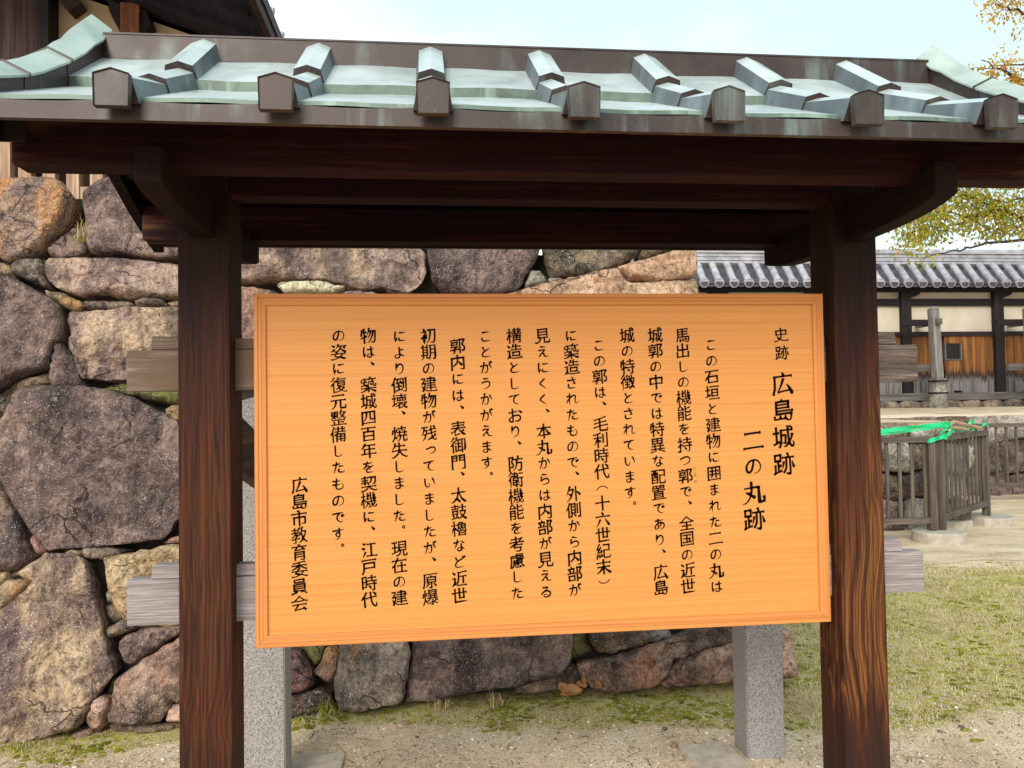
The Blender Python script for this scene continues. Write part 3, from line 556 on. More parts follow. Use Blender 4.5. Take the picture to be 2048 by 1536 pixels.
# centre lines of the brush strokes of every character on the board (100 units to the em)
STROKES={
'あ':'74,68,73,61,66,48,58,39,51,37 49,63,42,61,33,54,25,42,24,35,25,29,29,26,38,26,51,31 29,85,63,85,86,88 49,66,60,68,81,67,89,63,95,54,96,44,90,31,77,22,67,21 51,96,51,87,49,79,49,44,53,26',
'い':'27,86,28,53,31,39,35,31,43,26,48,26,52,28,59,42,58,49 82,84,90,69,97,43',
'う':'43,95,77,92 30,67,60,73,67,73,79,69,85,61,85,47,80,37,74,31,60,24,44,22',
'え':'33,28,47,43,52,47,55,47 32,70,65,72,71,71 71,71,69,65,57,54,55,47 55,47,61,46,65,43,69,28,74,23,81,21,95,22 44,96,76,91',
'お':'45,56,64,59,76,59,84,57,90,51,92,45,92,40,90,34,85,28,70,23,61,25 83,85,100,75 46,80,66,82 25,79,45,78 45,98,46,28,43,23,35,23,26,29,24,33,24,37,26,42,31,47,39,52,45,53',
'か':'52,99,47,95,45,76 43,74,41,62,36,46,25,23 22,73,37,75,43,74 86,85,101,55 45,76,63,76,69,74,73,66,73,51,69,32,64,24,56,22,48,23,44,27',
'が':'87,98,91,90 42,74,36,49,24,23 46,96,44,76 44,76,65,75,69,73,71,67,71,46,65,27,61,23,46,23 20,74,42,74 85,83,99,54 99,101,102,94',
'く':'68,90,43,70,37,64,36,59,40,52,75,22',
'こ':'37,87,82,87 32,47,31,37,32,33,35,29,42,25,52,23,73,23,87,25',
'さ':'71,80,72,74,82,57,83,51,66,51 64,97,67,89,68,80 34,50,32,39,33,33,39,25,44,23,56,21,80,23 28,80,58,79,79,81,91,84',
'し':'38,96,37,37,39,29,47,22,60,20,74,23,85,29',
'す':'67,67,55,68,50,67,44,59,44,50,47,45,53,41,68,43 23,83,98,84 67,96,68,67,70,58,70,49,68,39,65,33,58,26,48,21,43,22',
'た':'48,96,46,81 46,81,65,83,69,87 64,45,60,42,60,34,63,28,67,25,86,23,97,24,100,28 23,80,44,79 67,66,94,66 44,79,44,73,40,57,28,23',
'っ':'28,60,33,59,59,67,74,68,83,65,88,60,90,54,90,46,84,34,69,26,53,24',
'つ':'23,71,57,81,77,82,89,77,95,68,95,54,94,50,85,38,76,33,62,29,51,27,45,29',
'て':'64,86,84,90,94,90 22,84,58,88,64,88,66,84 66,86,67,82,58,74,52,61,51,50,52,44,55,37,65,28,84,23',
'で':'68,87,67,82,58,74,52,63,50,52,52,42,58,33,70,25,82,22,88,26 92,75,97,66 82,70,87,61 23,84,64,88,72,87,80,89,93,89',
'と':'50,66,49,62,39,54,35,48,34,37,36,31,44,25,60,22,88,24 38,93,50,66 50,66,57,67,84,81',
'ど':'86,96,91,86 35,92,48,64 98,99,102,91 80,80,48,64,33,48,31,37,34,29,38,26,44,23,56,21,86,23',
'な':'81,82,97,73 44,80,42,71,27,43 49,98,47,82 75,38,84,37,95,29 74,66,75,29,73,24,66,20,56,20,49,23,46,28,46,35,52,41,55,42,75,42 23,81,38,80,63,84',
'に':'60,84,91,84,96,88 36,48,33,37,28,35 54,45,54,34,60,28,70,26,85,26,94,28 30,92,25,50,29,22',
'の':'61,88,59,71,54,53,48,39,42,32,35,31,29,33,24,40,22,51,23,61,26,69,39,83,56,89,68,89,81,85,89,78,95,66,96,61,95,46,89,35,84,30,75,25,64,23',
'は':'35,47,32,37,27,35 81,40,89,39,99,31 54,77,77,76,96,78 79,94,81,42,80,29,73,22,61,22,53,26,51,30,52,39,57,43,61,44,80,44 30,94,25,64,25,37,27,34,28,22',
'ま':'63,40,73,39,89,30 32,86,46,84,90,86 32,64,60,63,90,65 62,96,63,28,57,21,45,20,36,23,32,29,33,38,39,42,63,43',
'も':'24,83,33,80,48,79,67,80,71,83 22,57,42,54,66,55 48,96,48,84,43,52,43,35,47,27,54,22,70,21,82,24,89,30,92,38,92,47,86,59,79,62',
'よ':'59,76,88,77 60,42,70,41,90,29 58,95,60,43,60,30,59,27,55,22,52,21,37,21,28,26,26,32,27,38,35,44,59,45',
'ら':'46,95,76,89 36,78,33,50 33,50,38,51,53,60,72,62,84,58,90,49,89,37,86,32,79,26,70,23,55,21,47,21,42,23',
'り':'36,76,42,75 36,70,41,72,47,82,53,87,63,91,68,91,75,88,79,84,84,71,84,53,78,37,67,27,49,21 38,97,35,75,35,48',
'る':'26,47,49,63,66,64,74,63,81,60,88,54,91,46,89,34,82,26,69,21,54,21,44,26,43,35,46,39,50,41,60,41,68,34,71,23 37,91,73,91,72,85,52,69,50,63',
'れ':'39,57,32,54,20,37,20,32 41,66,48,68,57,76,66,81,73,82,81,81,85,74,81,37,83,28,89,25,96,26,103,30,105,34 22,79,41,79 42,96,41,65,39,60,40,21',
'わ':'41,65,48,67,58,74,75,78,88,74,95,68,98,60,98,51,94,40,83,31,69,26 39,57,32,54,20,37,20,32 22,79,41,79 42,96,41,64,39,60,40,21',
'を':'64,53,57,52,46,44,42,37,42,28,47,23,53,21,86,22 50,97,49,86 65,58,70,58,92,67 45,84,39,65 25,86,45,84,50,86,69,86,79,87,83,91 26,52,38,65,59,66,63,63,65,57,65,38',
'世':'33,98,33,24,35,23,97,24 85,99,85,45 60,45,85,45 59,101,60,45 18,77,100,77',
'中':'59,101,59,18 23,84,95,84,96,82,96,50 23,84,23,50 23,50,96,50',
'丸':'45,48,53,45,61,38 28,61,45,53 22,80,80,80,81,78,82,21,84,19,92,18,101,20 102,38,104,32,101,20 50,101,50,72,45,48,38,35,29,25,21,19,13,19',
'二':'28,87,91,87 20,27,100,27',
'代':'16,62,25,72,32,75 86,100,98,88 68,100,72,57,75,43,81,29,88,20,94,18,98,19,101,22,102,27,102,37 45,68,100,75 43,100,34,84,32,76,33,18',
'会':'86,26,91,24,94,19 51,51,47,41,36,29,34,22 34,22,50,22,86,26 84,33,86,26 35,76,39,71,79,71,85,77 23,51,97,51 17,71,22,70,35,76,60,97,85,77,98,71,102,72',
'倒':'98,98,98,25,97,20,93,19,85,19,80,21 52,94,44,71,47,70,69,74 25,72,19,69,16,62 83,94,83,42 55,60,55,29 41,50,70,50 39,25,74,32 64,84,68,79,68,75,74,68 42,95,71,95 33,102,34,100,27,83,25,73,27,69,27,17',
'側':'45,78,68,78 45,59,68,59 99,100,99,22,96,17,87,17 64,31,69,22 49,31,41,18 26,73,20,70,16,64,15,59 82,92,82,40 68,59,67,40 45,96,45,41,47,40,67,40 45,96,68,95,68,59 35,100,28,84,26,74,28,70,28,17',
'備':'27,72,20,69,17,64,17,60 39,54,42,57,49,58 60,101,60,75 50,31,96,31 84,101,84,75 45,92,97,92 49,58,50,17 52,61,96,59,96,22,94,17 87,18,94,17 50,46,96,46 73,60,73,19 42,75,99,75 35,101,29,86,27,74,28,16 56,74,53,63,49,58',
'元':'44,65,44,53,38,34,30,24,20,19 71,65,71,29,72,21,76,19,97,19,100,23,101,34 28,94,91,94 19,66,99,66',
'全':'21,20,98,20 59,64,59,20 33,43,86,43 28,71,33,65,59,64,86,65,92,71 18,67,28,71,41,81,56,97,60,98,76,83,92,71,101,67',
'六':'20,75,100,75 76,55,98,21 56,100,62,86 42,55,35,40,21,20',
'内':'58,64,65,61,84,41 24,85,23,17 24,85,94,85,96,84,96,22,95,19,91,17,81,17,77,19 59,101,58,64,48,49,35,39',
'出':'59,101,59,23 91,91,90,65 28,92,28,67,30,65,90,65 95,50,94,23 24,23,94,23 24,50,24,23',
'初':'41,56,46,47 49,64,41,56 71,93,70,69,65,45,59,31,50,19 31,101,35,93 56,93,96,93,98,91,97,52,93,23,88,18,76,18,73,20 18,84,43,83,42,77,34,64,33,59,33,18 18,47,26,55,31,57,41,56',
'利':'72,89,72,43 97,99,97,23,96,19,92,17,82,17,77,19 39,57,45,55,54,48 38,61,32,58,24,42,17,34 18,72,58,72 39,95,39,17 15,94,23,93,38,95,55,100',
'十':'59,101,59,18 20,64,100,64',
'原':'43,64,92,64 64,87,63,80 83,38,93,27 67,49,67,22,66,18,54,17 52,39,48,38,35,22 27,97,26,55,22,32,18,21 27,97,99,97 43,79,63,80 43,79,43,50 43,50,91,49 63,80,92,78,91,49',
'史':'33,47,45,31 49,31,57,25,75,20,99,18,104,21 45,31,49,31 15,20,23,18,30,20,42,26,45,31 59,101,59,52,55,39,49,31 26,60,59,60 26,86,26,60 26,86,92,86,94,85,94,60 59,60,94,60',
'員':'28,58,91,58 28,46,91,46 71,25,77,26,99,18 32,97,32,85,35,82,85,82,87,84,86,98,32,97 28,33,43,33 28,70,28,33 28,70,91,70,90,33 43,33,90,33 15,19,21,18,42,25,43,33',
'四':'69,92,70,53,75,50,87,50,91,53 48,93,48,76,46,64,42,53,33,44 22,28,96,29 23,93,95,93,96,29 23,93,22,20',
'囲':'35,53,85,53 71,86,71,33 36,73,85,73 48,86,48,55,46,44,42,37 22,97,97,96,97,21 22,97,21,21 21,21,97,21',
'国':'73,53,77,48 36,38,83,38 37,82,81,82 40,61,79,61 59,82,59,38 22,97,22,22 22,97,40,98,96,98,97,96,97,22 22,22,97,22',
'在':'51,100,48,87 18,49,25,55,32,57 50,55,95,55 46,19,99,19 73,73,73,19 43,86,42,78,32,60,32,18 20,86,99,86',
'垣':'42,21,101,21 49,97,100,97 57,59,93,59 30,100,30,41 19,77,41,77 57,59,58,38 58,38,93,39 57,79,93,79,93,39 57,79,57,59 17,35,28,38,33,42,41,43,46,48',
'城':'64,19,69,20,81,32,85,33 50,66,67,66,69,64,67,35,63,33,58,34 98,68,91,46,86,44 29,100,29,38 18,78,38,78 18,32,28,35,29,38,39,39 80,101,81,61,83,46,86,44,85,34,92,20,97,18,101,20,103,27,103,32,101,36 91,100,98,94,97,87 50,87,97,87 50,87,49,46,46,30,41,19',
'壊':'56,36,57,19 57,19,75,23 17,35,26,39,28,42 84,33,95,42 79,80,79,64 63,80,63,64 71,100,71,82 28,100,28,42 18,78,36,78 44,93,100,93 49,81,63,80,71,82 49,81,48,64 48,64,56,63,91,63,96,65 71,82,79,80,94,81,96,78,96,65 28,42,38,44,40,48,44,50,101,50 71,50,78,36,84,33,86,28,98,20,104,21 39,30,56,36,64,45,65,49',
'外':'74,71,82,70,100,53 45,52,44,44,36,33,25,22,20,20 31,62,45,52 33,87,54,87,57,86,56,77,50,56,45,52 74,101,74,18 39,104,35,102,33,87,30,85,19,62',
'太':'59,101,58,74 19,75,58,74 48,38,49,39,49,37 48,38,64,20 58,74,63,68,73,45,79,36,92,23,99,19,101,20 17,20,21,19,26,21,42,36,48,38 46,38,56,68,63,75,99,75',
'失':'61,55,68,41,80,28,98,18,103,20 32,85,91,84 59,101,58,57,51,40,42,30,32,23,21,18,15,20 35,99,32,85,21,69 18,57,54,57,60,55,64,57,100,57',
'契':'17,18,21,17,30,19,44,25,53,34,54,41 64,41,68,31,78,24,89,19,98,17,104,20 19,65,53,65 22,79,51,79 63,96,98,95,98,78,96,63,92,58,84,58 20,94,53,94 37,101,37,56 19,42,99,42 76,96,75,83,72,72,66,64,58,58,57,42',
'委':'17,19,22,17,28,17,40,19,54,23,56,27 69,81,71,75,81,68,96,61,99,60,102,62 79,47,78,41,71,32,69,27 17,60,24,61,39,69,49,76,50,81 59,97,59,63,57,60,51,57,49,48 19,82,99,82 27,96,58,97,86,102,91,100 18,48,101,48 56,27,69,27,95,18,101,19 38,34,54,30,56,27 42,47,38,34',
'姿':'49,61,49,48 71,80,74,79,79,71,86,65,98,60,101,62 23,99,36,93 20,66,37,74 79,47,78,40,71,33,69,27 96,92,93,80 16,19,21,17,35,18,55,23,57,27 19,48,99,48 57,93,97,92,102,94 59,102,58,95,53,91,51,86 72,92,71,80,60,67,47,60,39,62 42,47,38,35,39,33,51,31,58,27,69,27,95,18,99,19',
'島':'56,102,55,95 47,35,47,24 31,82,85,82 31,56,101,56 31,69,84,69 84,69,85,94,55,95,33,94,31,92,31,47,33,44,96,44,95,29,91,18,87,16,82,16,77,18,77,20 70,33,69,23 22,33,22,25,25,23,69,23',
'市':'52,103,56,102,61,92,61,87 59,86,59,18 28,66,90,66,92,64,92,34,88,29,77,29 28,66,28,29 18,87,100,87',
'年':'36,90,33,89,20,71 39,101,36,90 64,89,64,18 35,67,34,40 35,67,93,67 18,40,100,40 36,90,96,90',
'広':'64,75,55,53,42,29,41,23 41,23,92,28 82,49,91,35,92,28 92,28,95,27,99,19,102,19 63,101,66,93,66,88 27,88,26,46,23,31,19,20,20,17 27,88,100,88',
'建':'19,96,34,96,36,94,34,85,27,75,26,68 30,31,24,23 21,51,26,40,30,38 30,31,35,30,46,23,57,20,99,19,104,22 51,53,96,53 47,39,100,39 46,80,101,80 52,94,92,94,94,92,93,66 52,66,93,66 71,101,71,30 20,66,26,68,38,66,34,42,30,37,30,31',
'御':'59,50,70,50 82,94,82,17 82,94,98,94,100,92,100,37,98,32 93,32,98,32 17,57,21,63,27,65 35,103,31,102,17,85 42,69,71,69 47,91,70,91 59,91,59,26 36,81,32,80,27,67,28,17 52,104,48,101,47,91,42,82,38,81 43,54,44,24 44,24,52,24,74,28',
'復':'56,68,94,68 66,55,64,45 35,102,24,89,17,84 16,56,24,64,30,65 80,26,83,22,99,17,105,20 41,81,42,82,43,80 43,80,47,80,51,83 60,41,72,26 51,83,56,79 64,45,88,44,91,43,90,38,81,30,80,26 57,93,101,92 56,79,92,80,94,77,94,57 56,56,66,55,94,57 56,79,56,56 41,81,36,79,31,71,30,66,31,17 42,18,52,18,66,22,72,26,80,26 47,34,60,41,61,44,64,45 58,101,57,93,53,90,51,83',
'徴':'88,45,88,35 68,18,77,24,85,34,88,35 88,35,92,32,96,24 55,102,55,74 17,57,21,63,27,65 35,103,31,102,17,85 69,94,69,74 41,26,70,30 44,45,68,45 55,61,55,28 42,61,68,61,73,64,76,70 41,83,33,82,27,67,28,17 84,101,82,84,79,79,78,70 41,94,41,75,43,74,69,74,79,70,81,67,85,47,88,45 82,83,98,81,94,54,92,47,88,45',
'慮':'37,30,34,23,30,19,28,20 49,29,49,22,54,18,76,18,80,20,80,24 60,40,61,35,67,31 88,31,93,28,99,21 65,58,65,41 40,49,90,49 37,74,84,76 65,41,89,41 40,58,88,59,90,56,89,41 40,58,40,41,43,40,65,41 58,96,93,96 25,84,59,86,96,85,95,77,99,71,98,68,95,67,63,67,59,69,58,72,58,96 25,84,25,46,19,19',
'戸':'20,96,99,96 30,50,91,50 30,78,90,78,91,50 30,78,29,44,25,29,19,19',
'持':'59,41,66,30 17,50,29,52 30,55,40,57 17,82,40,82 50,51,101,51 76,101,76,70 89,70,89,23,88,19,85,17,76,17 54,89,96,89 49,70,101,70 30,101,30,23,29,18,26,17,21,17,18,19',
'教':'83,45,83,36 70,72,72,71,79,46,83,45 42,74,38,62 60,19,70,25,79,35,83,36 83,36,97,21,100,19,103,20 49,61,47,55,38,47,37,19,31,16,26,17 17,37,59,41 21,92,45,92,53,88 34,101,34,75 79,104,75,100,70,72 63,101,59,99,53,88,49,75 19,51,25,54,27,60,30,61,62,62 65,71,62,62 17,75,57,75,66,71,70,72 72,83,95,82,95,77,91,60,86,47,83,45',
'整':'19,57,37,69 59,33,88,33 34,35,34,20 38,67,46,67,55,62 24,47,95,47 59,47,59,20 22,74,33,74,37,72 21,85,22,74 21,85,53,86,55,83,54,74 38,74,46,73,54,74 74,92,101,91 19,96,57,96 94,91,93,82,85,70,76,62,65,57 18,19,101,19 38,96,38,57 79,104,75,101,74,93,71,90,70,85,78,74,87,64,98,57,102,58',
'時':'21,66,42,66 59,42,67,31 76,101,76,71 55,90,97,90 89,70,89,20,85,17,76,17,73,19 51,53,100,53 21,94,21,29 21,94,37,96,42,93,42,37 21,37,42,37 51,71,101,71',
'期':'71,51,99,51 46,32,52,23 29,31,19,18 27,73,52,73 71,74,99,74 27,57,52,57 18,89,52,89 27,100,27,41 71,97,71,52,68,33,63,19 71,97,97,97,99,95,99,25,96,18 87,18,96,18 17,41,52,41 52,100,52,41',
'末':'63,57,81,37,89,31,98,25,103,26 20,25,36,35,56,57 59,101,59,18 19,85,99,85 24,60,52,60,57,57,63,57,67,60,94,60',
'本':'69,80,70,73,78,58,87,46,98,37 49,80,48,72,40,58,33,48,19,35 59,101,59,18 36,36,82,36 21,80,99,80',
'構':'55,46,97,46 64,101,64,70 53,94,100,94 87,101,87,70 55,82,99,82 76,69,76,33 56,58,55,17 56,58,97,57,96,19,93,17,86,17 32,101,32,17 18,80,43,80 55,32,97,32 49,70,102,70 17,39,25,60,31,64,37,63,44,52',
'機':'61,19,66,18,82,28 76,50,78,38,80,31,82,30 82,28,90,19,97,18,101,20,102,26,101,29 93,42,87,33,82,30 83,85,91,83 88,99,83,85 70,102,70,86,74,50 52,40,57,39,65,32 18,83,35,83 28,102,28,17 45,50,100,50 61,88,50,70,49,66,63,66 52,50,52,41,49,31,39,18 95,88,85,71,88,69,87,60,93,57,93,50 16,38,16,44,22,62,25,65,29,66,34,64,37,58,37,52 48,84,56,81 54,99,48,84 86,70,86,68,89,67,98,67,99,69,97,75',
'櫓':'31,66,38,63,43,52 58,31,96,31 82,55,83,51 56,55,50,46 30,63,25,61,17,39 67,55,70,50,68,42 18,80,42,80,46,82,55,83 56,62,96,62 55,83,56,62 56,73,98,73 76,84,76,62 102,47,96,42 58,86,97,84,98,64,96,61,96,56,102,47 31,102,31,17 55,83,63,96,81,95,80,85 96,42,96,19 58,19,96,19 58,42,58,19 58,42,96,42',
'残':'28,54,38,50 80,36,85,38,91,42,97,50 54,58,57,57,74,60 58,78,72,80 74,62,83,62,100,65 85,100,94,95 52,20,80,33 72,82,97,84 18,97,50,97 72,101,73,67,78,38,83,27,90,19,93,18,99,19,101,20,102,26 31,97,28,77,18,54 28,77,44,77,45,70,42,55,38,50,37,41,30,29,21,21',
'毛':'53,91,53,29,54,22,59,19,95,19,99,22,101,27,100,34 19,42,52,46,57,48,99,52 22,65,91,74 22,87,52,91,84,100,87,99',
'江':'72,92,72,23 19,72,31,66 37,46,23,20 25,99,36,93 47,23,102,23 51,92,95,92',
'焼':'21,81,20,71,17,62 31,44,38,39,42,33 84,48,84,19,88,17,100,18,103,23,102,29 65,48,64,37,60,27,55,21,47,18 45,84,40,69 90,78,90,49 53,92,97,92 75,101,75,82 61,78,61,49 50,67,102,67 50,48,102,48 32,100,31,45,24,27,18,19',
'爆':'20,81,17,62 52,89,96,89 88,38,83,29 88,53,89,49,94,44,102,39 45,54,61,53 41,83,37,68 28,43,33,41,39,32,39,29 74,44,74,22,73,17,63,16 85,77,85,54 50,66,98,66 53,78,85,77 52,99,53,78 52,99,94,100,96,97,96,79 85,77,96,79 62,54,101,54 47,21,70,30,80,30,98,21 29,101,28,44,18,19 62,77,62,54,61,51,52,42,47,39,45,40',
'物':'89,85,85,64,76,43,66,26,60,20,56,20 19,48,35,51 35,54,47,56 74,85,73,77,69,65,58,46 21,81,45,81 62,85,99,85,101,83,98,42,95,25,92,20,89,18,81,18,77,21 35,101,35,17 22,95,21,82,17,70,18,64 65,102,62,85,52,69',
'特':'60,42,67,33 19,46,34,49 34,52,43,53,47,57 89,71,89,21,88,18,85,17,75,18 21,81,43,81 77,101,77,72 58,91,96,91 34,101,34,17 55,53,100,53 22,93,18,69,19,62 52,72,101,72',
'現':'83,49,83,21,84,19,88,17,100,18,103,22,102,30 57,65,97,65 57,81,97,81 66,49,63,33,59,26,46,18,40,19 32,97,32,39 19,68,44,68 57,98,57,51,59,49,66,49 57,98,96,98,97,96,97,50 66,49,97,50 18,97,44,97 17,34,47,42',
'異':'17,19,25,18,44,26,48,26 70,26,75,27,96,18,100,18 59,98,59,69 42,68,42,35 18,35,100,35 28,84,91,84 25,53,95,53 76,68,76,35 28,69,76,68 28,98,28,69 28,98,90,98,91,70 76,68,91,70',
'百':'58,96,55,74 31,49,89,49 20,96,99,96 31,23,89,23 31,74,89,73,89,23 31,74,31,23',
'石':'18,42,30,55,36,57 20,94,99,94 48,93,47,85,39,69,36,58,37,24 37,24,93,25 38,61,92,61,93,25',
'築':'34,75,34,58 67,39,70,33,79,28,96,21,99,20,102,22 73,104,69,102,68,95 37,94,39,85 43,51,49,51,54,53 15,21,21,20,38,27,50,34,52,39 71,65,79,60 81,94,83,85 54,55,59,60,61,76,63,77,88,76,89,56,90,53,93,52,97,52,102,54,103,57,102,63 54,53,59,47,59,18 68,95,102,94 18,40,101,40 19,76,48,76 18,55,43,59,49,59,54,55 18,86,28,95,55,94,61,90,64,94,68,95',
'紀':'34,73,33,67,25,58,24,52 47,39,50,27 34,38,35,24 21,37,18,20,19,18 35,101,22,78,21,73,34,73,38,75,44,85 61,96,95,95,95,64 62,63,95,64 62,63,62,27,63,21,66,19,74,18,96,19,100,23,101,30 24,52,35,52,47,54 45,64,47,54',
'置':'32,41,86,41 32,51,86,51 48,98,48,85 32,30,86,30 71,98,71,85 33,62,83,62,86,60,86,20 33,62,32,20 58,84,56,62 20,73,98,73 19,19,101,19 71,98,94,98,94,84 25,85,94,84 26,99,25,85 26,99,71,98',
'考':'52,58,55,56,91,56 61,71,60,67,53,62,52,58 47,56,44,45,44,40,84,39,81,23,77,18,63,17,54,20 55,101,55,73 29,90,77,90,83,86 91,94,76,79,74,73 19,45,39,55,52,58 20,72,100,72',
'育':'46,91,44,85,37,79,35,74 54,103,59,101,61,92 33,47,86,47 33,33,86,33 34,60,86,60,86,20,84,17,78,16,70,16,65,18 34,60,33,17 35,74,48,73,83,76,89,75 19,92,99,92 75,92,75,86,81,81,82,76',
'能':'68,40,77,41,96,48 23,52,51,52 68,85,94,93 23,36,51,36 68,54,68,23,70,19,73,18,98,18,101,22,101,28 68,101,68,71,70,66,73,65,97,65,100,68,101,73,100,76 24,66,51,65,51,20,47,17,39,18 24,66,23,17 44,96,48,93,51,84,55,80 37,103,32,101,25,90,23,82 23,82,31,81,45,82,51,84',
'衛':'17,57,21,63,27,65 84,96,100,96 83,18,91,18 94,69,94,25,91,18 35,103,31,102,17,85 45,55,62,54 44,69,45,55 44,69,72,70,73,55 62,54,73,55 55,102,52,81 83,69,101,69 62,54,62,17 43,95,69,95,71,92,71,82,69,80,43,80,38,83,33,82,27,67,28,17 43,43,43,30,45,28,78,28 43,43,76,43',
'表':'77,39,91,48 19,39,23,39,32,44,39,45 29,78,92,78 59,101,59,63 24,93,96,93 20,63,99,63 63,63,64,55,71,43,77,39,81,32,93,24,99,22 39,22,48,22,64,27 53,63,51,57,41,50,39,46,39,22',
'見':'69,47,69,28,70,20,73,18,96,18,99,19,102,29,100,33 32,82,87,82 15,20,19,18,23,18,37,26,43,35,45,47 32,65,87,65 45,47,87,48 32,99,86,99,87,48 32,99,32,49 32,49,45,47',
'跡':'21,56,21,26 58,66,56,54,52,43 70,85,69,49,65,35,58,24 35,53,45,53 21,74,34,73 21,98,21,74 21,98,43,98,45,97,45,74 34,73,45,74 76,101,79,93,78,85 96,65,102,43 71,19,75,17,83,17 86,85,86,24,83,17 55,85,101,85 34,73,35,29 16,24,18,23,22,26,28,26,47,31',
'近':'22,100,33,88 82,72,82,34 32,31,46,23,56,20,99,21 19,65,32,64,32,31 18,21,24,28,32,31 55,73,100,73 55,96,79,98,93,101,101,100 55,96,54,60,47,35',
'造':'31,28,53,19,95,19,106,23 22,97,32,86 19,20,24,25,31,28 18,64,29,64,31,63,31,28 52,55,52,34 52,55,92,55,93,34,90,33,75,33,52,34 53,90,97,89 72,101,72,71 44,70,101,70 55,100,53,90,47,82',
'部':'39,101,42,90 25,83,29,82,33,71 75,96,95,97,98,95,89,67,98,53,99,39,95,32,86,31 75,96,75,17 18,63,63,63 24,47,57,47,58,22 24,47,24,22 24,22,58,22 21,90,54,90,55,82,50,69,50,63',
'郭':'41,36,63,37 73,96,97,96,99,94,88,67,98,54,100,39,96,31,87,30 73,96,73,17 40,100,41,93 24,80,24,65 24,65,57,66 24,80,56,80,57,66 18,93,62,93 17,36,35,36,37,32,40,34 22,53,59,53 50,52,49,48,41,42,40,19,37,17,29,18',
'配':'20,40,54,40 69,66,69,22,74,18,97,18,101,23,101,36 69,66,99,66 43,98,42,57,44,54,54,54 68,97,99,96,99,59 32,98,32,61,27,52,20,52 19,98,55,98 20,23,54,23 20,79,53,80,54,23 20,79,20,23',
'門':'67,83,97,83 22,83,51,83 67,96,95,97,97,95,97,23,94,18,81,18 67,96,68,68 68,68,97,67 22,96,22,18 22,96,49,97,51,95,50,67 22,67,50,67',
'防':'65,63,93,63,95,61,94,36,90,19,87,17,76,17,72,20 21,98,40,98,43,96,36,72,36,68,42,60,44,49,41,40,36,38,33,39 21,98,21,17 66,85,66,66,61,41,53,27,44,19 50,85,100,85 74,102,76,95,75,85',
'馬':'43,35,45,22 60,36,64,25 27,38,21,21 77,39,82,30 30,65,89,65 30,81,89,81 30,49,98,48,98,35,95,20,91,17,81,17,77,19 30,96,30,49 30,96,93,97 60,97,60,49',
'鼓':'47,40,44,25 25,40,28,31 22,65,23,48 23,48,51,49 22,65,51,65,51,49 82,101,82,65 37,101,37,79 18,93,55,93 62,86,100,86 18,20,56,26 20,78,53,78 68,64,67,58,68,54,77,37,88,26,96,20,100,18,105,20 68,64,98,63,94,50,84,35,73,25,60,18',
'、':'79,93,91,79',
'。':'86,93,92,90,93,84,89,79,83,80,80,86,82,92,87,93',
'（':'28,50,42,61,60,65,78,61,92,50',
'）':'28,72,42,61,60,57,78,61,92,72',}

